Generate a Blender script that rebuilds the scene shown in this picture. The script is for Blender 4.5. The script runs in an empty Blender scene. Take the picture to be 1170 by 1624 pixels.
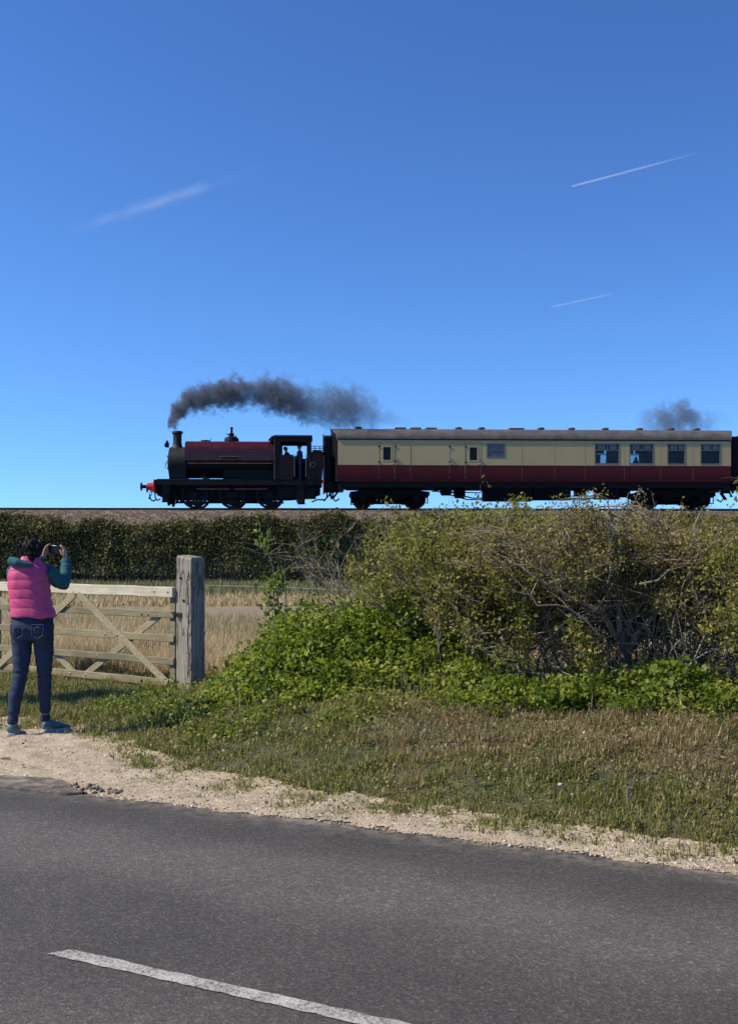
import bpy, bmesh, math, random
import numpy as np
from mathutils import Vector, Matrix

R = math.radians
S = bpy.context.scene
COL = S.collection

# ----------------------------------------------------------------------------- camera, sky, sun, exposure
CAM_H = 1.6
cd = bpy.data.cameras.new('camera')
cam = bpy.data.objects.new('camera', cd)
COL.objects.link(cam)
cam.location = (0, 0, CAM_H)
cam.rotation_euler = (R(90), 0, 0)
cd.sensor_fit = 'HORIZONTAL'
cd.sensor_width = 36
cd.lens = 36 * 1730 / 1170
cd.shift_y = 54 / 1170
cd.clip_start = 0.1
cd.clip_end = 30000
S.camera = cam

SUN_EL = R(45)
SUN_AZ = math.atan2(-0.985, -0.16)          # direction towards the sun: from the left, a touch behind the camera
W = bpy.data.worlds.new('World')
S.world = W
W.use_nodes = True
wn = W.node_tree
bg = wn.nodes['Background']
sky = wn.nodes.new('ShaderNodeTexSky')
sky.sky_type = 'NISHITA'
sky.sun_disc = False
sky.sun_elevation = SUN_EL
sky.sun_rotation = SUN_AZ
sky.air_density = 1.0
sky.dust_density = 0.0
sky.ozone_density = 3.0
hs = wn.nodes.new('ShaderNodeHueSaturation')
hs.inputs['Saturation'].default_value = 1.0
gam = wn.nodes.new('ShaderNodeGamma')
gam.inputs[1].default_value = 1.35
tint = wn.nodes.new('ShaderNodeMix')
tint.data_type = 'RGBA'
tint.blend_type = 'MULTIPLY'
tint.inputs[0].default_value = 1.0
tint.inputs[7].default_value = (0.51, 0.68, 0.86, 1)
tc = wn.nodes.new('ShaderNodeTexCoord')
mp = wn.nodes.new('ShaderNodeMapping')
mp.inputs['Location'].default_value = (0, 0, 0.085)
mp.inputs['Scale'].default_value = (1, 1, 1.0)
wn.links.new(tc.outputs['Generated'], mp.inputs[0])
wn.links.new(mp.outputs[0], sky.inputs[0])
wn.links.new(sky.outputs[0], hs.inputs['Color'])
wn.links.new(hs.outputs[0], gam.inputs[0])
wn.links.new(gam.outputs[0], tint.inputs[6])
wn.links.new(tint.outputs[2], bg.inputs[0])
bg.inputs[1].default_value = 0.109

sl = bpy.data.lights.new('sun', 'SUN')
sl.energy = 5.0
sl.angle = R(0.53)
sl.color = (1.0, 0.88, 0.67)
sun = bpy.data.objects.new('sun', sl)
COL.objects.link(sun)
sd = Vector((math.sin(SUN_AZ) * math.cos(SUN_EL), math.cos(SUN_AZ) * math.cos(SUN_EL), math.sin(SUN_EL)))
sun.rotation_euler = sd.to_track_quat('Z', 'Y').to_euler()
sun.location = (-20, 0, 30)

S.view_settings.view_transform = 'Standard'
S.view_settings.look = 'None'
S.view_settings.exposure = 0.25
S.view_settings.gamma = 1.0
S.cycles.volume_bounces = 2
S.cycles.transparent_max_bounces = 24
S.cycles.max_bounces = 8

# ----------------------------------------------------------------------------- tagging and mesh helpers
def tag(o, label=None, cat=None, group=None, kind=None):
    if label: o['label'] = label
    if cat: o['category'] = cat
    if group: o['group'] = group
    if kind: o['kind'] = kind
    return o

def empty(name, loc=(0, 0, 0), rz=0.0):
    o = bpy.data.objects.new(name, None)
    COL.objects.link(o)
    o.location = loc
    o.rotation_euler = (0, 0, rz)
    o.empty_display_size = 0.2
    return o

def copy_tree(o, parent=None):
    c = o.copy()
    COL.objects.link(c)
    c.parent = parent
    for ch in list(o.children):
        copy_tree(ch, c)
    return c

def np_mesh(name, verts, faces, mat=None, parent=None, attrs=None, smooth=False):
    """verts (N,3); faces: one array (F,k) or a list of such arrays; attrs: per-face float arrays"""
    if not isinstance(faces, (list, tuple)):
        faces = [faces]
    faces = [np.asarray(f, dtype=np.int32) for f in faces if len(f)]
    me = bpy.data.meshes.new(name)
    verts = np.asarray(verts, dtype=np.float32)
    me.vertices.add(len(verts))
    me.vertices.foreach_set('co', verts.ravel())
    loops = np.concatenate([f.ravel() for f in faces])
    tot = np.concatenate([np.full(len(f), f.shape[1], dtype=np.int32) for f in faces])
    start = np.concatenate([[0], np.cumsum(tot)[:-1]]).astype(np.int32)
    me.loops.add(len(loops))
    me.loops.foreach_set('vertex_index', loops)
    me.polygons.add(len(tot))
    me.polygons.foreach_set('loop_start', start)
    me.polygons.foreach_set('loop_total', tot)
    if attrs:
        for k, v in attrs.items():
            a = me.attributes.new(k, 'FLOAT', 'FACE')
            a.data.foreach_set('value', np.asarray(v, dtype=np.float32))
    me.update(calc_edges=True)
    if smooth:
        me.polygons.foreach_set('use_smooth', np.ones(len(tot), dtype=bool))
    o = bpy.data.objects.new(name, me)
    COL.objects.link(o)
    if mat: me.materials.append(mat)
    if parent: o.parent = parent
    return o

class MB:
    """collects shapes and links them as one mesh object"""
    def __init__(s):
        s.v = []; s.f = []
    def add(s, vs, fs):
        b = len(s.v)
        s.v.extend([tuple(v) for v in vs])
        s.f.extend([tuple(i + b for i in f) for f in fs])
        return s
    def box(s, x0, x1, y0, y1, z0, z1):
        vs = [(x0,y0,z0),(x1,y0,z0),(x1,y1,z0),(x0,y1,z0),(x0,y0,z1),(x1,y0,z1),(x1,y1,z1),(x0,y1,z1)]
        return s.add(vs, [(0,3,2,1),(4,5,6,7),(0,1,5,4),(1,2,6,5),(2,3,7,6),(3,0,4,7)])
    def bar(s, p, q, w, h, up=(0, 0, 1)):
        """rectangular bar from p to q: w across, h along up"""
        p, q = Vector(p), Vector(q)
        d = (q - p).normalized(); u = Vector(up)
        a = d.cross(u).normalized() * (w / 2); b = a.cross(d).normalized() * (h / 2)
        vs = [p - a - b, p + a - b, p + a + b, p - a + b, q - a - b, q + a - b, q + a + b, q - a + b]
        return s.add(vs, [(3,2,1,0),(4,5,6,7),(0,1,5,4),(1,2,6,5),(2,3,7,6),(3,0,4,7)])
    def tube(s, pts, rad, n=8, caps=True, flat=None):
        """tube along a polyline; rad a number or one per point, or (rx, ry) pairs"""
        pts = [Vector(p) for p in pts]
        if not isinstance(rad, (list, tuple)): rad = [rad] * len(pts)
        b = len(s.v)
        ref = Vector(flat) if flat else None
        prev = None
        for i, p in enumerate(pts):
            t = (pts[min(i + 1, len(pts) - 1)] - pts[max(i - 1, 0)])
            t = t.normalized() if t.length > 1e-9 else Vector((0, 0, 1))
            if prev is None:
                a = ref if ref else (Vector((0, 0, 1)) if abs(t.z) < .9 else Vector((1, 0, 0)))
                u = (a - t * a.dot(t)).normalized()
            else:
                u = (prev - t * prev.dot(t)).normalized()
            prev = u
            w = t.cross(u)
            r = rad[i]
            ra, rb = r if isinstance(r, (list, tuple)) else (r, r)
            for k in range(n):
                an = 2 * math.pi * k / n
                s.v.append(tuple(p + u * (ra * math.cos(an)) + w * (rb * math.sin(an))))
        for i in range(len(pts) - 1):
            for k in range(n):
                k2 = (k + 1) % n
                s.f.append((b + i*n + k, b + i*n + k2, b + (i+1)*n + k2, b + (i+1)*n + k))
        if caps:
            s.f.append(tuple(b + k for k in reversed(range(n))))
            s.f.append(tuple(b + (len(pts)-1)*n + k for k in range(n)))
        return s
    def lathe(s, prof, c=(0, 0, 0), axis='z', n=20):
        """prof: list of (radius, height) along the axis"""
        b = len(s.v)
        for r, h in prof:
            for k in range(n):
                an = 2 * math.pi * k / n
                ca, sa = r * math.cos(an), r * math.sin(an)
                if axis == 'z': p = (c[0] + ca, c[1] + sa, c[2] + h)
                elif axis == 'y': p = (c[0] + ca, c[1] + h, c[2] - sa)
                else: p = (c[0] + h, c[1] + ca, c[2] + sa)
                s.v.append(p)
        for i in range(len(prof) - 1):
            for k in range(n):
                k2 = (k + 1) % n
                s.f.append((b + i*n + k, b + i*n + k2, b + (i+1)*n + k2, b + (i+1)*n + k))
        s.f.append(tuple(b + k for k in reversed(range(n))))
        s.f.append(tuple(b + (len(prof)-1)*n + k for k in range(n)))
        return s
    def prism(s, prof, a0, a1, axis='x'):
        """profile of 2-D points extruded along an axis: x -> (y,z), y -> (x,z)"""
        n = len(prof)
        def P(p, a):
            return (a, p[0], p[1]) if axis == 'x' else ((p[0], a, p[1]) if axis == 'y' else (p[0], p[1], a))
        b = len(s.v)
        s.v.extend([P(p, a0) for p in prof]); s.v.extend([P(p, a1) for p in prof])
        for k in range(n):
            k2 = (k + 1) % n
            s.f.append((b + k, b + k2, b + n + k2, b + n + k))
        s.f.append(tuple(b + k for k in reversed(range(n)))); s.f.append(tuple(b + n + k for k in range(n)))
        return s
    def build(s, name, mat, parent=None, bevel=0, smooth=True, angle=35, seg=2):
        me = bpy.data.meshes.new(name)
        me.from_pydata(s.v, [], s.f)
        bm = bmesh.new(); bm.from_mesh(me)
        bmesh.ops.recalc_face_normals(bm, faces=bm.faces[:])
        bm.to_mesh(me); bm.free()
        o = bpy.data.objects.new(name, me)
        COL.objects.link(o)
        me.materials.append(mat)
        if parent: o.parent = parent
        if smooth:
            me.shade_smooth()
            me.set_sharp_from_angle(angle=R(angle))
        if bevel:
            m = o.modifiers.new('bevel', 'BEVEL'); m.width = bevel; m.segments = seg; m.limit_method = 'ANGLE'; m.angle_limit = R(40)
        return o

# numpy value noise
def _h(i, j, k, seed):
    n = (i * 73856093) ^ (j * 19349663) ^ (k * 83492791) ^ (seed * 2654435761 & 0x7fffffff)
    n = (n ^ (n >> 13)) * 1274126177 & 0x7fffffff
    n = (n ^ (n >> 16)) * 1911520717 & 0x7fffffff
    return ((n ^ (n >> 15)) & 0xffff) / 65535.0
def vnoise(x, y, z=None, seed=1):
    x = np.asarray(x, float); y = np.asarray(y, float)
    z = np.zeros_like(x) if z is None else np.asarray(z, float)
    i, j, k = (np.floor(a).astype(np.int64) for a in (x, y, z))
    fx, fy, fz = x - i, y - j, z - k
    sx, sy, sz = (f * f * (3 - 2 * f) for f in (fx, fy, fz))
    out = 0
    for a in (0, 1):
        for b in (0, 1):
            for c in (0, 1):
                w = (sx if a else 1 - sx) * (sy if b else 1 - sy) * (sz if c else 1 - sz)
                out = out + w * _h(i + a, j + b, k + c, seed)
    return out
def fbm(x, y, z=None, seed=1, oct=4):
    t, a, n = 0, .5, 0
    for o in range(oct):
        f = 2 ** o
        t = t + a * vnoise(np.asarray(x) * f, np.asarray(y) * f, None if z is None else np.asarray(z) * f, seed + o * 17)
        n += a; a *= .5
    return t / n
def sst(a, b, x):
    t = np.clip((x - a) / (b - a), 0, 1)
    return t * t * (3 - 2 * t)

# ----------------------------------------------------------------------------- materials
def new_mat(name):
    m = bpy.data.materials.new(name)
    m.use_nodes = True
    nt = m.node_tree
    return m, nt, nt.nodes['Principled BSDF']
def N(nt, typ, **kw):
    n = nt.nodes.new(typ)
    for k, v in kw.items():
        setattr(n, k, v)
    return n
def ramp(nt, src, stops, interp='LINEAR'):
    n = nt.nodes.new('ShaderNodeValToRGB')
    n.color_ramp.interpolation = interp
    el = n.color_ramp.elements
    while len(el) < len(stops): el.new(.5)
    for e, (p, c) in zip(el, stops):
        e.position = p
        e.color = (c, c, c, 1) if isinstance(c, (int, float)) else (*c, 1)
    nt.links.new(src, n.inputs[0])
    return n.outputs[0]
def mixc(nt, fac, a, b, typ='MIX'):
    n = nt.nodes.new('ShaderNodeMix'); n.data_type = 'RGBA'; n.blend_type = typ
    for sock, v in ((0, fac), (6, a), (7, b)):
        if isinstance(v, bpy.types.NodeSocket): nt.links.new(v, n.inputs[sock])
        elif sock == 0: n.inputs[0].default_value = v
        else: n.inputs[sock].default_value = (*v, 1)
    return n.outputs[2]
def mth(nt, op, a, b=None, c=None, clamp=False):
    n = nt.nodes.new('ShaderNodeMath'); n.operation = op; n.use_clamp = clamp
    for i, v in enumerate((a, b, c)):
        if v is None: continue
        if isinstance(v, bpy.types.NodeSocket): nt.links.new(v, n.inputs[i])
        else: n.inputs[i].default_value = v
    return n.outputs[0]
def objco(nt, scale=(1, 1, 1)):
    t = nt.nodes.new('ShaderNodeTexCoord')
    m = nt.nodes.new('ShaderNodeMapping'); m.inputs['Scale'].default_value = scale
    nt.links.new(t.outputs['Object'], m.inputs[0])
    return m.outputs[0]
def noise(nt, co, scale, detail=4, rough=.55, dist=0):
    n = nt.nodes.new('ShaderNodeTexNoise')
    n.inputs['Scale'].default_value = scale; n.inputs['Detail'].default_value = detail
    n.inputs['Roughness'].default_value = rough; n.inputs['Distortion'].default_value = dist
    nt.links.new(co, n.inputs['Vector'])
    return n.outputs[0]
def bump(nt, b, h, strength=.3, dist=.01):
    n = nt.nodes.new('ShaderNodeBump')
    n.inputs['Strength'].default_value = strength; n.inputs['Distance'].default_value = dist
    nt.links.new(h, n.inputs['Height']); nt.links.new(n.outputs[0], b.inputs['Normal'])

def paint(name, c, rough=.4, metal=0, var=.25, scale=3, spec=.5, coat=0, bumpy=0, wear=None):
    m, nt, b = new_mat(name)
    co = objco(nt)
    n = noise(nt, co, scale, 6, .6)
    c2 = tuple(x * (1 - var) for x in c); c3 = tuple(min(1, x * (1 + var)) for x in c)
    out = ramp(nt, n, [(.3, c2), (.7, c3)])
    if wear:
        w = noise(nt, co, scale * 2.3, 8, .7)
        out = mixc(nt, ramp(nt, w, [(.56, 0), (.7, 1)]), out, wear)
    nt.links.new(out, b.inputs['Base Color'])
    nt.links.new(ramp(nt, n, [(.3, max(0, rough - .08)), (.7, min(1, rough + .12))]), b.inputs['Roughness'])
    b.inputs['Metallic'].default_value = metal
    b.inputs['Specular IOR Level'].default_value = spec
    b.inputs['Coat Weight'].default_value = coat
    b.inputs['Coat Roughness'].default_value = .12
    if bumpy:
        bump(nt, b, noise(nt, co, scale * 8, 5), bumpy, .01)
    return m

def leafy(name, stops, trans=.35, rough=.5, dry=None, spec=.35):
    """leaf or blade: colour by the per-leaf value rnd; dry adds a second colour range chosen by the attribute dry"""
    m, nt, b = new_mat(name)
    a = N(nt, 'ShaderNodeAttribute', attribute_name='rnd')
    col = ramp(nt, a.outputs['Fac'], stops)
    if dry:
        a2 = N(nt, 'ShaderNodeAttribute', attribute_name='dry')
        col = mixc(nt, a2.outputs['Fac'], col, ramp(nt, a.outputs['Fac'], dry))
    nt.links.new(col, b.inputs['Base Color'])
    b.inputs['Roughness'].default_value = rough
    b.inputs['Specular IOR Level'].default_value = spec
    tr = nt.nodes.new('ShaderNodeBsdfTranslucent')
    hsn = nt.nodes.new('ShaderNodeHueSaturation'); hsn.inputs['Value'].default_value = 1.5; hsn.inputs['Saturation'].default_value = 1.1
    nt.links.new(col, hsn.inputs['Color']); nt.links.new(hsn.outputs[0], tr.inputs[0])
    mx = nt.nodes.new('ShaderNodeMixShader'); mx.inputs[0].default_value = trans
    nt.links.new(b.outputs[0], mx.inputs[1]); nt.links.new(tr.outputs[0], mx.inputs[2])
    nt.links.new(mx.outputs[0], nt.nodes['Material Output'].inputs[0])
    return m

def bark(name, c1, c2, scale=30):
    m, nt, b = new_mat(name)
    co = objco(nt, (1, 1, .35))
    n = noise(nt, co, scale, 5, .65)
    nt.links.new(ramp(nt, n, [(.3, c1), (.68, c2)]), b.inputs['Base Color'])
    b.inputs['Roughness'].default_value = .85
    bump(nt, b, n, .6, .006)
    return m

def timber(name, c1, c2, c3, axis=0, scale=14):
    """weathered timber with grain along one local axis"""
    m, nt, b = new_mat(name)
    sc = [1, 1, 1]; sc[axis] = .06
    g = noise(nt, objco(nt, sc), scale * 4, 6, .65, .3)
    big = noise(nt, objco(nt), 2.2, 4, .6)
    grain = ramp(nt, g, [(.28, c1), (.5, c2), (.72, c3)])
    dirty = mixc(nt, ramp(nt, big, [(.42, 0), (.62, .55)]), grain, tuple(x * .55 for x in c2))
    nt.links.new(dirty, b.inputs['Base Color'])
    b.inputs['Roughness'].default_value = .8
    bump(nt, b, g, .5, .005)
    return m

M = {}
M['black'] = paint('black_paint', (.007, .007, .008), .5, var=.4, scale=4, spec=.18)
M['soot'] = paint('sooty_iron', (.007, .006, .006), .8, var=.5, scale=6, bumpy=.2, spec=.12)
M['smokebox'] = paint('smokebox_black', (.014, .016, .016), .6, var=.35, scale=5, spec=.3)
M['maroon'] = paint('maroon_paint', (.05, .0035, .007), .4, var=.15, scale=2, coat=.25, spec=.3)
M['maroon_dark'] = paint('maroon_cab', (.014, .005, .006), .45, var=.2, scale=3, spec=.2)
M['lining'] = paint('lining', (.20, .03, .02), .45)
M['beading'] = paint('beading', (.12, .05, .045), .4)
M['tarnish'] = paint('tarnished_brass', (.16, .09, .06), .5, var=.2, scale=10)
M['red'] = paint('buffer_red', (.5, .02, .018), .4, var=.15, scale=4)
M['rod_red'] = paint('rod_red', (.12, .008, .008), .4, var=.2)
M['brass'] = paint('brass', (.55, .36, .12), .3, metal=1, var=.2, scale=10)
M['steel'] = paint('worn_steel', (.28, .27, .26), .4, metal=1, var=.3, scale=8)
M['coal'] = paint('coal', (.012, .012, .013), .5, var=.6, scale=15, bumpy=.6)
M['cream'] = paint('coach_cream', (.53, .40, .185), .5, var=.06, scale=1.2, spec=.3)
M['crimson'] = paint('coach_crimson', (.105, .008, .010), .45, var=.12, scale=1.5, spec=.25)
M['roof_grey'] = paint('roof_grey', (.095, .088, .080), .5, var=.3, scale=1.6, wear=(.06, .055, .05), spec=.3)
M['seam'] = paint('seam', (.24, .19, .09), .6)
M['bellows'] = paint('bellows', (.015, .015, .017), .85, var=.4)
M['seat_cloth'] = paint('seat_cloth', (.06, .04, .03), .9, var=.3, scale=20)
M['panel'] = paint('inside_panel', (.16, .11, .06), .6)
M['frame_alu'] = paint('window_frame', (.17, .155, .11), .45, var=.15)
M['pipe'] = paint('pipe', (.03, .028, .027), .6)

def glass(name, tintc=(.75, .8, .82), rough=.02, k=.75):
    m, nt, b = new_mat(name)
    tr = nt.nodes.new('ShaderNodeBsdfTransparent'); tr.inputs[0].default_value = (*tintc, 1)
    gl = nt.nodes.new('ShaderNodeBsdfGlossy'); gl.inputs['Roughness'].default_value = rough
    fr = nt.nodes.new('ShaderNodeFresnel'); fr.inputs[0].default_value = 1.5
    mx = nt.nodes.new('ShaderNodeMixShader')
    nt.links.new(mth(nt, 'MULTIPLY', fr.outputs[0], .45, clamp=True), mx.inputs[0])
    nt.links.new(tr.outputs[0], mx.inputs[1]); nt.links.new(gl.outputs[0], mx.inputs[2])
    nt.links.new(mx.outputs[0], nt.nodes['Material Output'].inputs[0])
    return m
M['glass'] = glass('glass')
M['frost'] = paint('frosted_glass', (.09, .10, .12), .3, var=.3, scale=3)
M['dark_glass'] = paint('dark_glass', (.012, .014, .014), .2, var=.3, spec=.12)

# ----------------------------------------------------------------------------- the lie of the land
EP = np.array([-2.5, 7.4]); EU = np.array([.9030, -.4297]); EN = np.array([.4297, .9030])   # road edge: point, along, away from road
def st(X, Y):
    dx, dy = X - EP[0], Y - EP[1]
    return dx * EU[0] + dy * EU[1], dx * EN[0] + dy * EN[1]
def xy(s, t):
    return EP[0] + s * EU[0] + t * EN[0], EP[1] + s * EU[1] + t * EN[1]
def verge_w(s):
    return np.interp(s, [-9, -3.5, -2, -.65, .34, 1.31, 2.65, 4.19, 4.75, 9], [1.5, 1.7, 1.8, 1.72, 1.06, .54, .31, .19, .15, .14])
TRK = R(2.4)                    # the railway's heading
def track_xy(a, off=0):
    """point along the railway centreline, off metres towards the camera"""
    c, s_ = math.cos(TRK), math.sin(TRK)
    return a * c + off * s_, 54.35 + a * s_ - off * c
def rail_off(X, Y):
    return 54.35 * math.cos(TRK) - (Y * math.cos(TRK) - X * math.sin(TRK))   # metres on the camera's side of the centreline
RAIL_Z = 3.46
def terrain(X, Y):
    X = np.asarray(X, float); Y = np.asarray(Y, float)
    s, t = st(X, Y)
    w = verge_w(s)
    bank = .36 * sst(0, 2.6, t - w - .15) * sst(-1.9, .6, s) * (1 - .75 * sst(5.2, 9, t))
    z = bank
    z = z + .05 * (fbm(X * .7, Y * .7, seed=5) - .5) * sst(.0, 1.2, t - w) * 2
    z = z + (.07 * (fbm(X * 3.1, Y * 3.1, seed=6, oct=3) - .5) + .03 * (vnoise(X * 9, Y * 9, seed=7) - .5)) * sst(.0, .5, t - w)
    z = np.where(t < 0, -.02, z)
    # railway embankment
    o = rail_off(X, Y)
    e = np.interp(o, [-12.5, -7, -2.2, 2.2, 7.5, 9.5], [0, 3.0, 3.12, 3.12, .15, 0])
    e = np.where((o > 9.5) | (o < -12.5), 0, e)
    return np.maximum(z, -.02) * (o >= 9.5) + e

# ground: three nested sheets of growing coarseness joined as one mesh
def grid_mesh(xs, ys, fz, keep=None):
    X, Y = np.meshgrid(xs, ys)
    Z = fz(X, Y)
    nx, ny = len(xs), len(ys)
    V = np.stack([X.ravel(), Y.ravel(), Z.ravel()], 1)
    i = np.arange((ny - 1) * nx).reshape(ny - 1, nx)[:, :-1].ravel()
    F = np.stack([i, i + 1, i + nx + 1, i + nx], 1)
    if keep is not None:
        c = V[F].mean(1)
        F = F[keep(c[:, 0], c[:, 1])]
        used = np.unique(F); mp_ = np.full(len(V), -1); mp_[used] = np.arange(len(used))
        V = V[used]; F = mp_[F]
    return V, F

def axis_pts(bands):
    out = []
    for a, b, d in bands:
        out += list(np.arange(a, b - 1e-6, d))
    out.append(bands[-1][1])
    return np.array(out)

def ground_mat():
    m, nt, b = new_mat('ground_soil_turf')
    co = objco(nt)
    big = noise(nt, co, .8, 5, .6); fine = noise(nt, co, 25, 6, .7)
    soil = ramp(nt, fine, [(.3, (.07, .055, .03)), (.5, (.13, .10, .055)), (.7, (.21, .165, .095))])
    turf = ramp(nt, fine, [(.3, (.03, .045, .015)), (.7, (.08, .095, .035))])
    near = mixc(nt, ramp(nt, big, [(.4, 0), (.6, 1)]), soil, turf)
    # the field behind the gate: straw, a gravel track, straw, then rough green by the hedge
    sp = nt.nodes.new('ShaderNodeSeparateXYZ'); nt.links.new(co, sp.inputs[0])
    yy = mth(nt, 'ADD', sp.outputs[1], mth(nt, 'MULTIPLY', mth(nt, 'SUBTRACT', noise(nt, co, .35, 4), .5), 2.5))
    straw = ramp(nt, fine, [(.3, (.22, .16, .085)), (.7, (.42, .33, .19))])
    gravel = ramp(nt, fine, [(.3, (.15, .125, .08)), (.7, (.29, .245, .165))])
    yn = mth(nt, 'MULTIPLY', yy, 1 / 60)
    f1 = mixc(nt, ramp(nt, yn, [(13.6 / 60, 0), (14.6 / 60, 1)]), near, straw)
    f2 = mixc(nt, ramp(nt, yn, [(22.6 / 60, 0), (23.4 / 60, 1)]), f1, gravel)
    f3 = mixc(nt, ramp(nt, yn, [(28.2 / 60, 0), (29.0 / 60, 1)]), f2, straw)
    f4 = mixc(nt, ramp(nt, yn, [(33.0 / 60, 0), (35.0 / 60, 1)]), f3, turf)
    nt.links.new(f4, b.inputs['Base Color'])
    b.inputs['Roughness'].default_value = .95
    bump(nt, b, fine, .8, .03)
    return m
xs = axis_pts([(-1500, -300, 300), (-300, -60, 20), (-60, -8, 1.5), (-8, 8, .08), (8, 60, 1.5), (60, 300, 20), (300, 1500, 300)])
ys = axis_pts([(-300, -10, 20), (-10, 2.5, 1), (2.5, 15, .08), (15, 40, .8), (40, 72, .5), (72, 300, 20), (300, 2400, 300)])
V, F = grid_mesh(xs, ys, terrain)
ground = np_mesh('ground', V, F, ground_mat(), smooth=True)
tag(ground, kind='structure')

# road: local x along the edge, local y away from it (negative = road)
def asphalt_mat():
    m, nt, b = new_mat('asphalt')
    co = objco(nt)
    sp = nt.nodes.new('ShaderNodeSeparateXYZ'); nt.links.new(co, sp.inputs[0])
    vo = N(nt, 'ShaderNodeTexVoronoi'); vo.inputs['Scale'].default_value = 140; nt.links.new(co, vo.inputs['Vector'])
    vo2 = N(nt, 'ShaderNodeTexVoronoi'); vo2.inputs['Scale'].default_value = 66; nt.links.new(co, vo2.inputs['Vector'])
    sx = nt.nodes.new('ShaderNodeSeparateColor'); nt.links.new(vo.outputs['Color'], sx.inputs[0])
    sx2 = nt.nodes.new('ShaderNodeSeparateColor'); nt.links.new(vo2.outputs['Color'], sx2.inputs[0])
    stone = ramp(nt, sx.outputs[0], [(0, (.058, .054, .049)), (.55, (.077, .072, .066)), (.85, (.100, .094, .086)), (.97, (.14, .131, .12))])
    stone2 = ramp(nt, sx2.outputs[0], [(0, .78), (.8, 1.04), (.96, 1.25), (1, 1.6)])
    agg = mixc(nt, .75, stone, stone2, 'MULTIPLY')
    # polished wheel paths and an unswept dark margin run along the lane
    wob = mth(nt, 'MULTIPLY', mth(nt, 'SUBTRACT', noise(nt, objco(nt, (.25, 1, 1)), 1.2, 5), .5), .5)
    yl = mth(nt, 'MULTIPLY', mth(nt, 'ADD', sp.outputs[1], wob), -.25)
    band = ramp(nt, yl, [(0, .95), (.04, .72), (.12, .78), (.22, 1.22), (.32, 1.25), (.42, .85), (.52, .75), (.58, .85), (.7, 1.05), (1, .9)])
    agg = mixc(nt, 1, agg, band, 'MULTIPLY')
    patch = noise(nt, co, 1.7, 6, .6)
    agg = mixc(nt, 1, agg, ramp(nt, patch, [(.3, .86), (.7, 1.14)]), 'MULTIPLY')
    stn = noise(nt, objco(nt, (.35, 1.6, 1)), 1.3, 6, .65, .4)
    agg = mixc(nt, ramp(nt, stn, [(.62, 0), (.72, .5)]), agg, (.03, .028, .026))
    # dust blown off the verge
    dn = noise(nt, co, 9, 6, .7)
    du = mth(nt, 'MULTIPLY', ramp(nt, mth(nt, 'MULTIPLY', sp.outputs[1], -1), [(0, .75), (.12, .3), (.3, 0)]), ramp(nt, dn, [(.42, 0), (.62, 1)]))
    agg = mixc(nt, du, agg, (.36, .30, .22))
    nt.links.new(agg, b.inputs['Base Color'])
    b.inputs['Roughness'].default_value = .82
    b.inputs['Specular IOR Level'].default_value = .35
    hgt = mth(nt, 'ADD', vo.outputs['Distance'], mth(nt, 'MULTIPLY', vo2.outputs['Distance'], 1.0))
    bump(nt, b, hgt, .35, .005)
    return m
rx = axis_pts([(-400, -12, 20), (-12, 14, .1), (14, 400, 20)])
def edge_wob(s):
    return .05 * (fbm(s * 1.3, s * 0 + 3.3, seed=9) - .5) * 2 + .025 * np.sin(s * .9)
V = []; F = []
rt = np.array([-5.0, -4, -3, -2.25, -1.5, -.8, -.4, -.15, 0.0])
for i, x in enumerate(rx):
    wob = float(edge_wob(np.array(x)))
    for j, t in enumerate(rt):
        V.append((x, t + (wob if t > -.3 else 0), .02 * (1 - ((t + 2.25) / 2.75) ** 2) - .0066))
nj = len(rt)
ii = (np.arange(len(rx) - 1)[:, None] * nj + np.arange(nj - 1)[None]).ravel()
F = np.stack([ii, ii + nj, ii + nj + 1, ii + 1], 1)
road = np_mesh('road', np.array(V), F, asphalt_mat(), smooth=True)
road.location = (EP[0], EP[1], 0); road.rotation_euler = (0, 0, math.atan2(EU[1], EU[0]))
tag(road, kind='structure')

def marking_mat():
    m, nt, b = new_mat('road_paint')
    co = objco(nt)
    n1 = noise(nt, co, 60, 6, .7); n2 = noise(nt, co, 6, 4, .6)
    wear = mth(nt, 'ADD', mth(nt, 'MULTIPLY', n1, .8), mth(nt, 'MULTIPLY', n2, .45))
    f = ramp(nt, wear, [(.56, 0), (.74, 1)])
    vo = N(nt, 'ShaderNodeTexVoronoi'); vo.inputs['Scale'].default_value = 95; nt.links.new(co, vo.inputs['Vector'])
    c = mixc(nt, f, ramp(nt, n1, [(.3, (.36, .345, .31)), (.7, (.58, .555, .51))]), (.11, .105, .10))
    nt.links.new(c, b.inputs['Base Color']); b.inputs['Roughness'].default_value = .7
    bump(nt, b, mth(nt, 'ADD', vo.outputs['Distance'], n1), .4, .005)
    return m
mk = []
L0, L1 = 2.52, 5.6
nseg = 90
rg = np.random.default_rng(4)
for i in range(nseg + 1):
    x = L0 + (L1 - L0) * i / nseg
    j0, j1 = rg.normal(0, .0028, 2)
    sl_ = -.028 * (x - L0)
    mk.append((x - .03, -2.323 + j0 + sl_, 0)); mk.append((x + .02, -2.248 + j1 + sl_, 0))
mv = []; mf = []
for k, (x, t, _) in enumerate(mk):
    mv.append((x, t, .0178))
for i in range(nseg):
    mf.append((2*i, 2*i+2, 2*i+3, 2*i+1))
mark = np_mesh('road_marking', np.array(mv), np.array(mf), marking_mat())
mark.location = road.location; mark.rotation_euler = road.rotation_euler
tag(mark, kind='structure')

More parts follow.
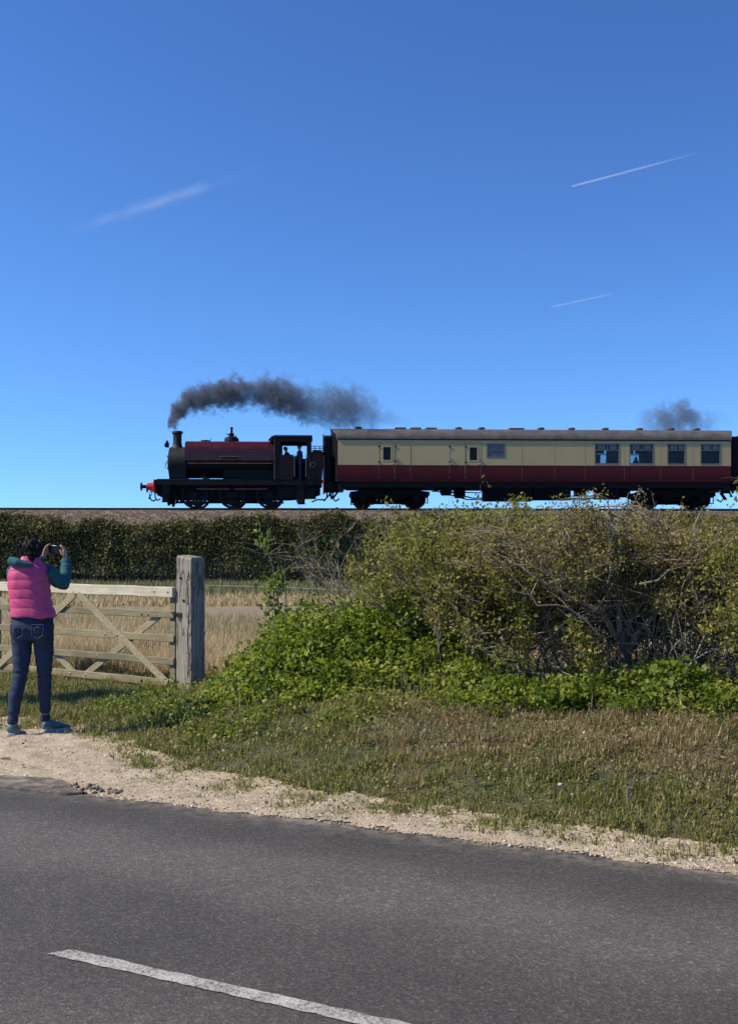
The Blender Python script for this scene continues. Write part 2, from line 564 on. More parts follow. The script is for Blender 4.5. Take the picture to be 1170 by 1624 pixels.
# sandy verge: fine bumpy sheet over the road's edge
def sand_mat():
    m, nt, b = new_mat('sandy_gravel')
    co = objco(nt)
    n1 = noise(nt, co, 3, 6, .65); n2 = noise(nt, co, 38, 6, .75)
    vo = N(nt, 'ShaderNodeTexVoronoi'); vo.inputs['Scale'].default_value = 60; nt.links.new(co, vo.inputs['Vector'])
    sx = nt.nodes.new('ShaderNodeSeparateColor'); nt.links.new(vo.outputs['Color'], sx.inputs[0])
    base = ramp(nt, n1, [(.3, (.31, .245, .165)), (.52, (.41, .335, .235)), (.72, (.50, .42, .305))])
    g = mixc(nt, .55, base, ramp(nt, n2, [(.25, .6), (.5, 1), (.75, 1.25)]), 'MULTIPLY')
    g = mixc(nt, ramp(nt, sx.outputs[0], [(.86, 0), (.9, .6)]), g, (.2, .165, .13))
    g = mixc(nt, ramp(nt, sx.outputs[1], [(.93, 0), (.96, .7)]), g, (.62, .58, .5))
    nt.links.new(g, b.inputs['Base Color'])
    b.inputs['Roughness'].default_value = .95
    bump(nt, b, mth(nt, 'ADD', n2, mth(nt, 'MULTIPLY', vo.outputs['Distance'], -.5)), .7, .012)
    return m
def sand_z(X, Y):
    s, t = st(X, Y)
    w = verge_w(s)
    h = .02 * (fbm(X * 2.2, Y * 2.2, seed=21) - .45) + .018 * (fbm(X * 9, Y * 9, seed=31, oct=3) - .5)
    return np.maximum(terrain(X, Y), 0) + .012 + h * sst(-.02, .25, t) * 1.6 - .009 * sst(.12, -.06, t)
def sand_keep(X, Y):
    s, t = st(X, Y)
    w = verge_w(s)
    e0 = -.03 + .10 * (fbm(X * 3, Y * 3, seed=40) - .5) * 2 + .05 * (vnoise(X * 14, Y * 14, seed=41) - .5)
    e1 = w + .25 + .3 * (fbm(X * 1.6, Y * 1.6, seed=42) - .5)
    return (t > e0) & (t < e1)
V, F = grid_mesh(np.arange(-8.0, 6.5, .024), np.arange(3.2, 13.2, .024), sand_z, sand_keep)
sand = np_mesh('sandy_verge', V, F, sand_mat(), smooth=True)
tag(sand, kind='structure')

# ----------------------------------------------------------------------------- scattered small things: stones, grass
def stones(name, pos, size, rng, mat, parent=None):
    """octahedra with jittered corners"""
    n = len(pos)
    base = np.array([(1,0,0),(-1,0,0),(0,1,0),(0,-1,0),(0,0,1),(0,0,-1)], float)
    tri = np.array([(0,2,4),(2,1,4),(1,3,4),(3,0,4),(2,0,5),(1,2,5),(3,1,5),(0,3,5)])
    v = base[None] * (1 + rng.uniform(-.35, .35, (n, 6, 1)))
    v = v * np.stack([rng.uniform(.7, 1.3, n), rng.uniform(.6, 1.1, n), rng.uniform(.35, .7, n)], 1)[:, None]
    a = rng.uniform(0, 6.28, n); ca, sa = np.cos(a)[:, None], np.sin(a)[:, None]
    x = v[..., 0] * ca - v[..., 1] * sa; y = v[..., 0] * sa + v[..., 1] * ca
    v = np.stack([x, y, v[..., 2]], -1) * size[:, None, None] + pos[:, None]
    f = (tri[None] + 6 * np.arange(n)[:, None, None]).reshape(-1, 3)
    return np_mesh(name, v.reshape(-1, 3), f, mat, parent, {'rnd': np.repeat(rng.random(n), 8)})

rng = np.random.default_rng(11)
n = 7800
s_ = rng.uniform(-4.5, 6.2, n)
t_ = np.where(rng.random(n) < .45, np.abs(rng.normal(0, .1, n)) - .06, rng.uniform(0, 1, n) * (verge_w(s_) + .1))
X, Y = xy(s_, t_)
sz = np.exp(rng.normal(math.log(.0045), .5, n)).clip(.002, .017)
Z = np.where(t_ > -.02, sand_z(X, Y), .006) + sz * .12
gm = leafy('stone', [(0, (.14, .11, .075)), (.35, (.32, .255, .18)), (.7, (.50, .42, .31)), (.95, (.66, .6, .5))], 0, .8)
tag(stones('gravel', np.stack([X, Y, Z], 1), sz, rng, gm), kind='stuff')

def blades(name, pos, hgt, wid, rng, mat, dry, lean=.5, parent=None, wind=(0, 0), rnd=None):
    """grass blades: a quad and a tip triangle each"""
    n = len(pos)
    a = rng.uniform(0, 2 * np.pi, n)
    d = np.stack([np.cos(a), np.sin(a)], 1)
    side = np.stack([-d[:, 1], d[:, 0], np.zeros(n)], 1) * wid[:, None] * .5
    th = np.clip(np.abs(rng.normal(0, lean, n)), .05, 1.4)[:, None]
    dd = np.concatenate([d, np.zeros((n, 1))], 1); up = np.array([[0, 0, 1.0]]); h = hgt[:, None]
    p0 = pos - side; p1 = pos + side
    mid = pos + h * .55 * (up * np.cos(th * .7) + dd * np.sin(th * .7))
    p2 = mid - side * .8; p3 = mid + side * .8
    tip = mid + h * .5 * (up * np.cos(th * 1.25) + dd * np.sin(th * 1.25))
    v = np.stack([p0, p1, p2, p3, tip], 1).reshape(-1, 3)
    b = 5 * np.arange(n)[:, None]
    q = np.array([[0, 1, 3, 2]]) + b; t = np.array([[2, 3, 4]]) + b
    r = rng.random(n) if rnd is None else rnd
    return np_mesh(name, v, [q, t], mat, parent, {'rnd': np.concatenate([r, r]), 'dry': np.concatenate([dry, dry])})

def leaves(name, pos, size, rng, mat, parent=None, up=.4, width=.32, out=None, rnd=None, dry=None):
    """four-cornered folded leaves"""
    n = len(pos)
    d = rng.normal(0, 1, (n, 3))
    if out is not None: d = d + out
    d /= np.linalg.norm(d, axis=1)[:, None] + 1e-9
    nn = rng.normal(0, 1, (n, 3)); nn[:, 2] += up * 2.5
    sd_ = np.cross(d, nn); sd_ /= np.linalg.norm(sd_, axis=1)[:, None] + 1e-9
    nr = np.cross(sd_, d)
    s = size[:, None]
    fold = nr * s * .12
    v = np.stack([pos, pos + d * s * .45 + sd_ * s * width + fold, pos + d * s - nr * s * .1, pos + d * s * .45 - sd_ * s * width + fold], 1).reshape(-1, 3)
    f = np.array([[0, 1, 2, 3]]) + 4 * np.arange(n)[:, None]
    at = {'rnd': rng.random(n) if rnd is None else rnd}
    if dry is not None: at['dry'] = dry
    return np_mesh(name, v, f, mat, parent, at)

M['grass'] = leafy('grass_blades', [(0, (.06, .075, .016)), (.5, (.165, .185, .044)), (1, (.32, .31, .095))], .35, .45,
                   dry=[(0, (.13, .095, .05)), (.5, (.28, .215, .115)), (1, (.46, .37, .22))])
M['straw'] = leafy('dry_grass', [(0, (.28, .21, .10)), (.5, (.50, .40, .23)), (1, (.68, .58, .38))], .35, .5,
                   dry=[(0, (.05, .07, .02)), (1, (.16, .18, .06))])
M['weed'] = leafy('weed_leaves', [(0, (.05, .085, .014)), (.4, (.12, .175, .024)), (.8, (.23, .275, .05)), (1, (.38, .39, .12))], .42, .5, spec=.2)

# grass on the bank and around the gate
rng = np.random.default_rng(21)
n = 640000
X = rng.uniform(-6.6, 5.2, n); Y = rng.uniform(4.7, 13.6, n)
s, t = st(X, Y); w = verge_w(s)
dens = sst(-.30, .16, t - w + .8 * (fbm(X * 1.9, Y * 1.9, seed=50) - .5)) * (t < 5.5)
dens *= .35 + .65 * sst(.35, .55, fbm(X * 2.6, Y * 2.6, seed=51))
dens *= np.where((np.abs(X) < Y * .40 + 1.3), 1, 0)
k = rng.random(n) < dens
X, Y, s, t, w = X[k], Y[k], s[k], t[k], w[k]
n = len(X)
nz = fbm(X * 1.1, Y * 1.1, seed=52); nz2 = fbm(X * 4, Y * 4, seed=53)
brown = sst(.3, 2.2, s + .8 * (nz - .5) * 2) * sst(.75, 1.5, t - w + 1.0 * (nz - .5)) * .95
dry = (np.clip(brown * 1.0 + (nz2 - .55) * 1.6 * (.4 + brown), 0, 1) + .10) 
dry = np.clip(np.where(rng.random(n) < dry, rng.uniform(.6, 1, n), rng.uniform(0, .25, n)), 0, 1)
hgt = (.020 + .050 * sst(.3, .75, fbm(X * 6, Y * 6, seed=55, oct=3)) + .012 * sst(0, .6, t - w)) * rng.uniform(.6, 1.3, n)
hgt *= np.where(s < .2, 1.25, 1.0)
tag(blades('grass', np.stack([X, Y, terrain(X, Y) - .005], 1), hgt, rng.uniform(.005, .011, n), rng, M['grass'], dry, 1.15), kind='stuff')
print('bank blades', n)

# trefoil, moss and small flat leaves between the blades
rng = np.random.default_rng(23)
m_ = 70000
i = rng.integers(0, n, m_)
XX, YY = X[i] + rng.normal(0, .02, m_), Y[i] + rng.normal(0, .02, m_)
kk = rng.random(m_) < .25 + .9 * sst(.42, .62, fbm(XX * 3.1, YY * 3.1, seed=57)); XX, YY, dd_ = XX[kk], YY[kk], dry[i][kk]
tag(leaves('turf_leaves', np.stack([XX, YY, terrain(XX, YY) + rng.uniform(.004, .045, len(XX))], 1), .02 * rng.uniform(.6, 1.5, len(XX)), rng, M['grass'], None, .9, .34, dry=np.clip(dd_, 0, 1)), kind='stuff')

# dry field grass behind the gate
rng = np.random.default_rng(22)
n = 210000
Y = 13.0 + 10.2 * rng.random(n) ** 1.4; X = rng.uniform(-.50, .36, n) * Y - .3
s, t = st(X, Y)
k = (rng.random(n) < sst(.3, .5, fbm(X * .9, Y * .9, seed=60))) & (t > 5.4)
X, Y = X[k], Y[k]; n = len(X)
dry = np.clip((fbm(X * .6, Y * .9, seed=61) - .55) * 3 + rng.normal(0, .15, n), 0, 1)
hgt = .26 * rng.uniform(.4, 1.3, n) * (.6 + .8 * fbm(X * .8, Y * .8, seed=62))
tag(blades('dry_grass', np.stack([X, Y, terrain(X, Y)], 1), hgt, rng.uniform(.006, .013, n), rng, M['straw'], dry, .4), kind='stuff')
n = 60000
Y = rng.uniform(28.5, 43.5, n); X = rng.uniform(-.46, .46, n) * Y
dry = np.where(Y < 33 + rng.normal(0, .8, n), 0, .85) * rng.uniform(.7, 1, n)
dry = np.where(Y > 33, np.clip(.95 - rng.random(n) * .4, 0, 1), rng.uniform(0, .3, n))
hgt = np.where(Y > 33, .28, .2) * rng.uniform(.5, 1.3, n)
tag(blades('rough_grass', np.stack([X, Y, terrain(X, Y)], 1), hgt, rng.uniform(.02, .045, n), rng, M['straw'], dry, .4), kind='stuff')

# ----------------------------------------------------------------------------- shrubs and hedges
M['bark_grey'] = bark('bark_grey', (.10, .08, .06), (.30, .255, .20))
M['bark_brown'] = bark('bark_brown', (.085, .062, .042), (.25, .195, .14))
M['bark_dark'] = bark('bark_dark', (.03, .023, .016), (.10, .075, .052))
M['bark_thorn'] = bark('bark_thorn', (.09, .068, .047), (.29, .225, .165))
M['dead_grey'] = bark('dead_grey', (.15, .125, .095), (.33, .29, .235))
M['dead_wood'] = bark('dead_wood', (.24, .21, .17), (.46, .42, .36))
M['leaf_olive'] = leafy('leaf_olive', [(0, (.08, .09, .02)), (.45, (.19, .195, .042)), (.8, (.33, .31, .085)), (1, (.44, .39, .14))], .38, .5, spec=.2)
M['leaf_bud'] = leafy('leaf_budding', [(0, (.09, .08, .025)), (.4, (.19, .165, .05)), (.75, (.29, .26, .085)), (1, (.40, .38, .12))], .35, .6, spec=.2)
M['leaf_fresh'] = leafy('leaf_fresh', [(0, (.05, .10, .015)), (.6, (.13, .19, .035)), (1, (.24, .27, .07))], .4, .4)
M['leaf_yellow'] = leafy('leaf_yellow', [(0, (.13, .14, .03)), (1, (.34, .32, .09))], .35, .4)
M['leaf_hedge'] = leafy('leaf_hedge', [(0, (.055, .055, .022)), (.5, (.14, .135, .055)), (.85, (.23, .21, .10)), (1, (.33, .29, .16))], .12, .8, spec=.1)

class Shrub:
    """grows branches by recursion; keeps every branch's polyline and the twig points that can carry leaves"""
    def __init__(s, seed, zmax=1.9):
        s.r = random.Random(seed); s.wood = MB(); s.tips = []; s.zmax = zmax
    def grow(s, p, d, length, rad, level, maxlevel, upw=.15, wob=.25, kids=(4, 6), spread=.8, sides=(6, 5, 4, 3, 3)):
        r = s.r
        nseg = 6 if level < 2 else 4
        bf = max(.75, min(1.2, r.gauss(1, .10)))
        pts = [Vector(p)]; d = Vector(d).normalized(); dirs = [d]
        for i in range(nseg):
            d = (d + Vector((r.gauss(0, wob), r.gauss(0, wob), r.gauss(0, wob) + upw * .5))).normalized()
            lim = s.zmax * bf * (.88 + .12 * math.sin(pts[-1].x * 7 + 1.3) * math.sin(pts[-1].x * 3.1 + pts[-1].y * 4))
            if pts[-1].z > lim - .12: d.z = min(d.z, (lim - pts[-1].z) * 2.5); d.normalize()
            pts.append(pts[-1] + d * (length / nseg)); dirs.append(d)
        tip = .35 if level < maxlevel else .15
        s.wood.tube(pts, [rad * (1 - (1 - tip) * i / nseg) for i in range(nseg + 1)], sides[level], caps=False)
        if level >= maxlevel - 1 or (level == 1 and maxlevel > 2):
            for i in range(1, nseg + 1):
                s.tips.append((pts[i], dirs[i], level))
        if level < maxlevel:
            for k in range(r.randint(*kids)):
                f = r.uniform(.3, 1.0) if k else 1.0
                i = min(int(f * nseg), nseg - 1); q = pts[i].lerp(pts[i + 1], f * nseg - i)
                a = Vector((r.gauss(0, 1), r.gauss(0, 1), r.gauss(0, 1)))
                nd = (dirs[i] + (a - dirs[i] * a.dot(dirs[i])).normalized() * spread * r.uniform(.5, 1.3) + Vector((0, 0, upw * .6))).normalized()
                s.grow(q, nd, length * r.uniform(.45, .75), rad * (1 - .6 * f) * .62 + .0016, level + 1, maxlevel, upw, wob, kids, spread, sides)

def shrub(name, label, cat, base, stems, seed, mat_wood, mat_leaf, nleaf, leaf, maxlevel=3, kids=(4, 6), upw=.15, wob=.22, spread=.8, jit=.038, clip_fn=None, group=None, leaf_up=.4, zmax=1.9):
    root = empty(name, base)
    tag(root, label, cat, group)
    sh = Shrub(seed, zmax)
    for (o, d, L, rad) in stems:
        sh.grow(Vector(o), d, L, rad, 0, maxlevel, upw, wob, kids, spread)
    w = sh.wood.build('branches', mat_wood, root)
    rg = np.random.default_rng(seed)
    P = np.array([tuple(t[0]) for t in sh.tips]); D = np.array([tuple(t[1]) for t in sh.tips])
    if clip_fn is not None:
        k = clip_fn(P, rg); P, D = P[k], D[k]
    if len(P) and nleaf:
        i = rg.integers(0, len(P), nleaf)
        # leaves sit in bunches: a few twig points carry many
        wgt = rg.random(len(P)) ** 5; i = rg.choice(len(P), nleaf, p=wgt / wgt.sum())
        pos = P[i] + rg.normal(0, jit, (nleaf, 3))
        bunch = rg.random(len(P))
        rnd = np.clip(bunch[i] * .55 + rg.random(nleaf) * .45, 0, 1)
        leaves('foliage', pos, leaf * rg.uniform(.55, 1.3, nleaf), rg, mat_leaf, root, leaf_up, .3, out=D[i] * .6, rnd=rnd)
    return root, sh

tz = lambda x, y: float(terrain(np.array([x]), np.array([y]))[0])
HG = 'shrubs of the roadside hedge'
# left: leafy many-stemmed shrub
bx, by = 1.12, 10.05
rnd = random.Random(3)
st_l = []
for k in range(20):
    o = (rnd.uniform(-.85, .65), rnd.uniform(-.3, .35), 0)
    st_l.append((o, (o[0] * .15 + rnd.gauss(0, .12), rnd.gauss(-.05, .2), 1), rnd.uniform(.75, 1.1), rnd.uniform(.009, .02)))
shrub('leafy_shrub', 'olive leaved shrub at the left end of the roadside hedge, behind the nettle mound', 'shrub', (bx, by, tz(bx, by) - .03), st_l, 5,
      M['bark_grey'], M['leaf_olive'], 25000, .042, 3, (4, 6), group=HG, jit=.038, clip_fn=lambda P, rg: P[:, 0] > -1.22 + .16 * np.sin(P[:, 2] * 5) + .15 * (P[:, 2] < .9))
# middle: old thorn with a dark trunk, bare arching branches, buds just breaking
cx_, cy_ = 2.15, 9.0
st_c = [((0, 0, 0), (.02, 0, 1), .55, .062)]
root_c = empty('thorn_bush', (cx_, cy_, tz(cx_, cy_) - .03))
tag(root_c, 'old thorn bush with thick dark trunk and bare twiggy arching branches', 'shrub', HG)
sh = Shrub(8, 1.62); r8 = random.Random(18)
trunk_pts = [(0, 0, 0), (-.01, 0, .15), (-.03, .01, .3), (-.045, .02, .45), (-.07, .02, .58)]
tk = MB(); tk.tube(trunk_pts, [.068, .055, .052, .058, .05], 10); tk.tube([(-.03, .01, .38), (.03, -.02, .5), (.09, -.03, .62)], [.04, .035, .028], 8)
tk.build('trunk', M['bark_dark'], root_c)
limbs = [[(-.07, .02, .52), (-.22, -.06, .72), (-.46, -.12, .86), (-.78, -.12, 1.02), (-1.0, -.1, 1.2)],
         [(-.06, .02, .55), (-.12, .04, .85), (-.05, .05, 1.12), (-.14, .02, 1.42), (-.2, .02, 1.66)],
         [(.08, -.03, .60), (.26, -.06, .80), (.40, -.04, 1.08), (.52, .0, 1.36), (.62, .02, 1.6)],
         [(.05, .02, .5), (.3, .12, .66), (.62, .1, .84), (.86, .06, 1.12)],
         [(-.06, .04, .5), (-.26, .16, .9), (-.42, .16, 1.25), (-.5, .14, 1.55)],
         [(-.02, .03, .55), (.14, .12, .9), (.2, .12, 1.25), (.3, .1, 1.6)]]
for lm in limbs:
    lm = [Vector(p) + Vector((r8.gauss(0, .015), r8.gauss(0, .015), 0)) for p in lm]
    fine = []
    for a_, b_ in zip(lm[:-1], lm[1:]):
        for q in range(3): fine.append(a_.lerp(b_, q / 3) + Vector((r8.gauss(0, .012), r8.gauss(0, .012), r8.gauss(0, .01))))
    fine.append(lm[-1]); m_ = len(fine) - 1
    sh.wood.tube(fine, [.026 * (1 - .8 * k / m_) for k in range(m_ + 1)], 6, caps=False)
    for k in range(13):
        f = r8.uniform(.12, 1); p = fine[int(f * m_)]; dr_ = (lm[-1] - lm[0]).normalized()
        sh.grow(p, dr_ * .5 + Vector((r8.gauss(0, .6), r8.gauss(0, .5), r8.uniform(.0, .9))), r8.uniform(.35, .65), r8.uniform(.005, .010), 1, 3, .18, .24, (5, 7), .85)
sh.wood.build('branches', M['bark_thorn'], root_c)
P = np.array([tuple(t[0]) for t in sh.tips]); rg = np.random.default_rng(8)
i = rg.choice(len(P), 17000, p=(lambda w: w / w.sum())(rg.random(len(P)) ** 3 * (1.6 - 1.2 * (P[:, 1] > .05))))
leaves('foliage', P[i] + rg.normal(0, .028, (17000, 3)), .029 * rg.uniform(.5, 1.3, 17000), rg, M['leaf_bud'], root_c, .4, .3)
# pale dead boughs caught in the thorn
r9 = random.Random(31)
dw = MB()
for (p, q, ra) in [((-.35, -.35, .62), (-1.02, -.4, .92), .013), ((.02, -.4, .95), (.62, -.5, 1.22), .012), ((.3, -.3, .45), (.85, -.42, 1.3), .014), ((.36, -.35, .1), (.32, -.4, .55), .016),
                   ((-.6, -.3, .98), (-1.15, -.35, 1.12), .009), ((.2, -.4, .6), (.42, -.45, 1.15), .009), ((-.25, -.35, .95), (-.22, -.4, 1.5), .011), ((.7, -.3, .8), (1.3, -.4, 1.55), .012)]:
    p, q = Vector(p), Vector(q)
    pts = [p.lerp(q, t / 6) + Vector((r9.gauss(0, .02), r9.gauss(0, .02), r9.gauss(0, .02) + .06 * math.sin(math.pi * t / 6))) for t in range(7)]
    ra *= .62
    dw.tube(pts, [ra * (1 - .09 * t) for t in range(7)], 6)
    for t in (2, 3, 4, 5):
        e = pts[t] + (q - p).normalized() * r9.uniform(.1, .3) + Vector((r9.gauss(0, .1), r9.gauss(0, .08), r9.uniform(-.05, .2)))
        dw.tube([pts[t], pts[t].lerp(e, .5) + Vector((0, 0, .015)), e], [ra * .55, ra * .4, ra * .2], 4)
dw.build('dead_branches', M['dead_grey'], root_c)
# tufts of young yellow green leaves low in the thorn
nt_ = 420
c = np.array([[-.42, -.35, .52], [-.36, -.38, .38], [-.5, -.35, .62]])[rg.integers(0, 3, nt_)]
leaves('yellow_foliage', c + rg.normal(0, .055, (nt_, 3)), .045 * rg.uniform(.6, 1.2, nt_), rg, M['leaf_yellow'], root_c, .4, .33)
# right: greener shrub running out of the picture
bx, by = 3.75, 8.45
st_r = []
for k in range(15):
    o = (rnd.uniform(-.75, .9), rnd.uniform(-.25, .35), 0)
    st_r.append((o, (o[0] * .3 + rnd.gauss(0, .18), rnd.gauss(0, .2), 1), rnd.uniform(.65, .95), rnd.uniform(.009, .02)))
shrub('green_shrub', 'green leaved shrub at the right edge of the picture beside the old thorn bush', 'shrub', (bx, by, tz(bx, by) - .03), st_r, 15,
      M['bark_brown'], M['leaf_olive'], 21000, .040, 3, (4, 6), group=HG)
# behind the thorn and between: two more hedge shrubs
for (bx, by, seed, lab, n_, L) in ((1.55, 10.1, 25, 'twiggy brown green shrub between the leafy shrub and the old thorn bush', 14000, .9), (3.0, 9.55, 35, 'dull brown green shrub standing behind the old thorn bush to its right', 20000, .9), (2.25, 9.9, 37, 'brown green twiggy shrub filling the hedge directly behind the old thorn bush', 11000, .85)):
    ss = []
    for k in range(13):
        o = (rnd.uniform(-.65, .65), rnd.uniform(-.3, .3), 0)
        ss.append((o, (o[0] * .3 + rnd.gauss(0, .18), rnd.gauss(0, .2), 1), L * rnd.uniform(.75, 1.05), rnd.uniform(.009, .018)))
    shrub('hedge_shrub', lab, 'shrub', (bx, by, tz(bx, by) - .03), ss, seed, M['bark_brown'], M['leaf_bud'] if seed in (35, 37) else M['leaf_olive'], n_, .038, 3, (4, 6), group=HG, zmax=1.7)
# sapling and bare dead shrub at the hedge's left end
bx, by = -.86, 11.0
shrub('elder_sapling', 'thin elder sapling with fresh green leaves left of the hedge, above the nettles', 'sapling', (bx, by, tz(bx, by)),
      [((0, 0, 0), (-.02, 0, 1), 1.15, .011), ((.03, 0, .2), (.25, 0, 1), .7, .007), ((-.02, 0, .3), (-.35, 0, 1), .5, .006)], 41, M['bark_grey'], M['leaf_fresh'], 360, .065, 1, (3, 4), jit=.055, upw=.3, wob=.1)
bx, by = -.36, 10.9
shrub('dead_shrub', 'bare pale dead shrub with forked stems between the sapling and the hedge', 'shrub', (bx, by, tz(bx, by)),
      [((0, 0, 0), (-.06, 0, 1), .85, .013), ((.06, 0, 0), (.12, 0, 1), .95, .012), ((-.06, 0, 0), (-.22, .05, 1), .75, .009)], 42, M['dead_grey'], M['leaf_fresh'], 0, .05, 2, (2, 3), upw=.25, wob=.12, spread=.6, zmax=1.4)
# unseen shrub added past the left edge, only to cast shade before the gate
bx, by = -6.0, 10.9
shrub('shade_shrub', 'unseen tall narrow shrub added beyond the left edge to shade the grass before the gate', 'shrub', (bx, by, 0),
      [((0, 0, 0), (0, 0, 1), 2.0, .04), ((.1, 0, .2), (.03, 0, 1), 1.6, .03), ((-.1, .05, 0), (-.03, 0, 1), 1.8, .03)], 43, M['bark_brown'], M['leaf_olive'], 9000, .06, 3, (4, 5), upw=.9, spread=.3, wob=.06, zmax=3.6)
# stick leaning out of the thorn bush on to the grass
x0, y0 = 2.2, 8.42
sk_ = MB(); sk_.tube([(0, 0, 0), (.17, .02, .2), (.32, .05, .37), (.44, .1, .6), (.42, .14, .85)], [.009, .0085, .008, .0065, .003], 6)
sk_.tube([(.32, .05, .37), (.42, .05, .43), (.55, .06, .47)], [.006, .005, .003], 5)
tag(sk_.build('dead_branch', M['dead_wood']), 'pale bent dead branch leaning from the grass into the old thorn bush', 'branch')
bpy.data.objects['dead_branch'].location = (x0, y0, tz(x0, y0))

# nettles and other broad leaves: a mound left of the hedge and a band along its foot
def weeds(name, centres, per, leaf, rng, mat, spread=.13, hgt=.3):
    """clumps: stems with leaves up their length"""
    pos = []; rn = []
    for (x, y, h) in centres:
        z = tz(x, y)
        k = per
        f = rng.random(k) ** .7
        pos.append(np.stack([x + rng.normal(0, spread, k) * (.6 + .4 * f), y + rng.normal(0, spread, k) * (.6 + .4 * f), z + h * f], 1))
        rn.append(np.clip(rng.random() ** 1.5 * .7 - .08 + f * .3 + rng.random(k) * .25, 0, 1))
    pos = np.concatenate(pos); rn = np.concatenate(rn)
    return leaves(name, pos, leaf * np.repeat(rng.uniform(.6, 1.45, len(centres)), per) * rng.uniform(.55, 1.25, len(pos)), rng, mat, None, .7, .34, rnd=rn)
rng = np.random.default_rng(61)
cs = []
while len(cs) < 700:
    x = rng.uniform(-1.6, 1.4); y = rng.uniform(9.2, 11.3)
    s, t = st(x, y)
    u = (x - .0) / 1.45
    top = .80 * max(0, 1 - u * u * .95) * float(sst(9.15, 10.4, y - .15 * x * 0))
    if x > .5: top *= .75
    if top < .07: continue
    cs.append((x, y, top * rng.uniform(.6, 1.1)))
tag(weeds('nettle_patch', cs, 75, .052, rng, M['weed'], .09), kind='stuff')
cs = []
while len(cs) < 310:
    s = rng.uniform(2.2, 6.3); t = 3.0 + rng.normal(0, .24) + .25 * math.sin(s * 2.1) * .5
    x, y = xy(s, t)
    v = float(vnoise(s * 3.2, t * 4.0, seed=71)) ** 1.4
    if rng.random() > (.0 + 1.5 * v) * (1 - .78 * float(sst(2.8, 4.4, s))): continue
    cs.append((x, y, rng.uniform(.03, .24) * (.3 + 1.5 * v)))
tag(weeds('undergrowth', cs, 60, .045, rng, M['weed'], .085), kind='stuff')
tw = MB(); rr = random.Random(44)
for k in range(2600):
    s = rr.uniform(2.6, 6.2); t = rr.uniform(3.3, 4.6); x, y = xy(s, t)
    p = Vector((x, y, tz(x, y) + rr.uniform(0, 1.1))); L = rr.uniform(.25, .7); a_ = rr.uniform(0, 6.28); el = rr.uniform(-.3, 1.3)
    q = p + Vector((math.cos(a_) * math.cos(el), math.sin(a_) * math.cos(el), math.sin(el))) * L
    tw.tube([p, p.lerp(q, .5) + Vector((rr.gauss(0, .04), rr.gauss(0, .04), rr.gauss(0, .04))), q], [.0042, .0035, .0015], 3, caps=False)
tag(tw.build('dead_twigs', M['bark_grey']), kind='stuff')
# dry stalks and long grass standing in the hedge foot and the nettles
rng = np.random.default_rng(46)
n = 1100
s = rng.uniform(1.6, 6.3, n); t = 3.15 + rng.normal(0, .25, n)
X, Y = xy(s, t)
n2 = 350
X = np.concatenate([X, rng.uniform(-1.7, 1.0, n2)]); Y = np.concatenate([Y, rng.uniform(8.9, 10.6, n2)]); n += n2
tag(blades('dry_stalks', np.stack([X, Y, terrain(X, Y)], 1), rng.uniform(.08, .30, n), rng.uniform(.003, .006, n), rng, M['straw'], np.where(rng.random(n) < .45, rng.uniform(.5, 1, n), 0), .7), kind='stuff')
# low clover and dock leaves in the turf between the post and the nettles
n = 16000
X = rng.uniform(-2.6, .6, n); Y = rng.uniform(8.2, 12.2, n)
s, t = st(X, Y)
d = sst(.25, 1.1, t - verge_w(s)) * sst(.42, .62, fbm(X * 1.6, Y * 1.6, seed=80)) * sst(2.9, 1.2, s) + .5 * sst(.5, 0, np.hypot((X + .05) * 1.0, (Y - 8.3)))
k = (rng.random(n) < d) & (t < 5.3); X, Y = X[k], Y[k]; n = len(X)
tag(leaves('clover', np.stack([X, Y, terrain(X, Y) + rng.uniform(.03, .14, n)], 1), .035 * rng.uniform(.6, 1.4, n), rng, M['weed'], None, 1.0, .36), kind='stuff')

# far hedge along the foot of the embankment
rng = np.random.default_rng(91)
hedge = empty('hedge', (0, 45.3, 0))
tag(hedge, 'long dark clipped hedge at the foot of the railway embankment across the field', 'hedge')
n = 330000
x = rng.uniform(-25.5, 25.5, n)
dep = 1.25 + .35 * (fbm(x * .5, x * 0, seed=92) - .5)
top = 2.72 + .6 * (fbm(x * .6, x * 0 + 7, seed=93) - .5)
th = rng.random(n) * np.pi                                   # round the section from front foot over the top
rad = 1 - np.abs(rng.normal(0, .10, n)) + .06 * (rng.random(n) < .12)
lump = .82 + .36 * fbm(x * .9, th * 1.6, seed=94, oct=3)
yy = -np.sign(np.cos(th)) * np.abs(np.cos(th)) ** .6 * dep * rad * lump
zz = np.abs(np.sin(th)) ** .6 * top * rad * np.minimum(lump, 1.05)
keep = (rng.random(n) < .15 + .85 * sst(.2, 1.5, zz + .5 * (fbm(x * 1.2, x * 0 + 3, seed=97) - .5))) & (zz > .08)
pos = np.stack([x, yy, zz], 1)[keep]
rn = np.clip(.25 + .5 * (fbm(pos[:, 0] * 1.5, pos[:, 2] * 2, seed=95) - .3) + rng.normal(0, .22, len(pos)), 0, 1)
fo = leaves('foliage', pos, .10 * rng.uniform(.5, 1.4, len(pos)), rng, M['leaf_hedge'], hedge, .3, .35, rnd=rn)
tw = MB(); rr = random.Random(7)
for k in range(1500):
    px = rr.uniform(-25, 25); py = rr.uniform(-1.1, .6)
    p = Vector((px, py, rr.uniform(0, .5))); q = p + Vector((rr.gauss(0, .3), rr.gauss(0, .25) - .1, rr.uniform(.6, 1.6)))
    if q.z > 2.2: q.z = 2.2
    tw.tube([p, p.lerp(q, .5) + Vector((rr.gauss(0, .06), 0, 0)), q], [.022, .016, .008], 3, caps=False)
tag(tw.build('stems', M['bark_brown'], hedge), kind='stuff')

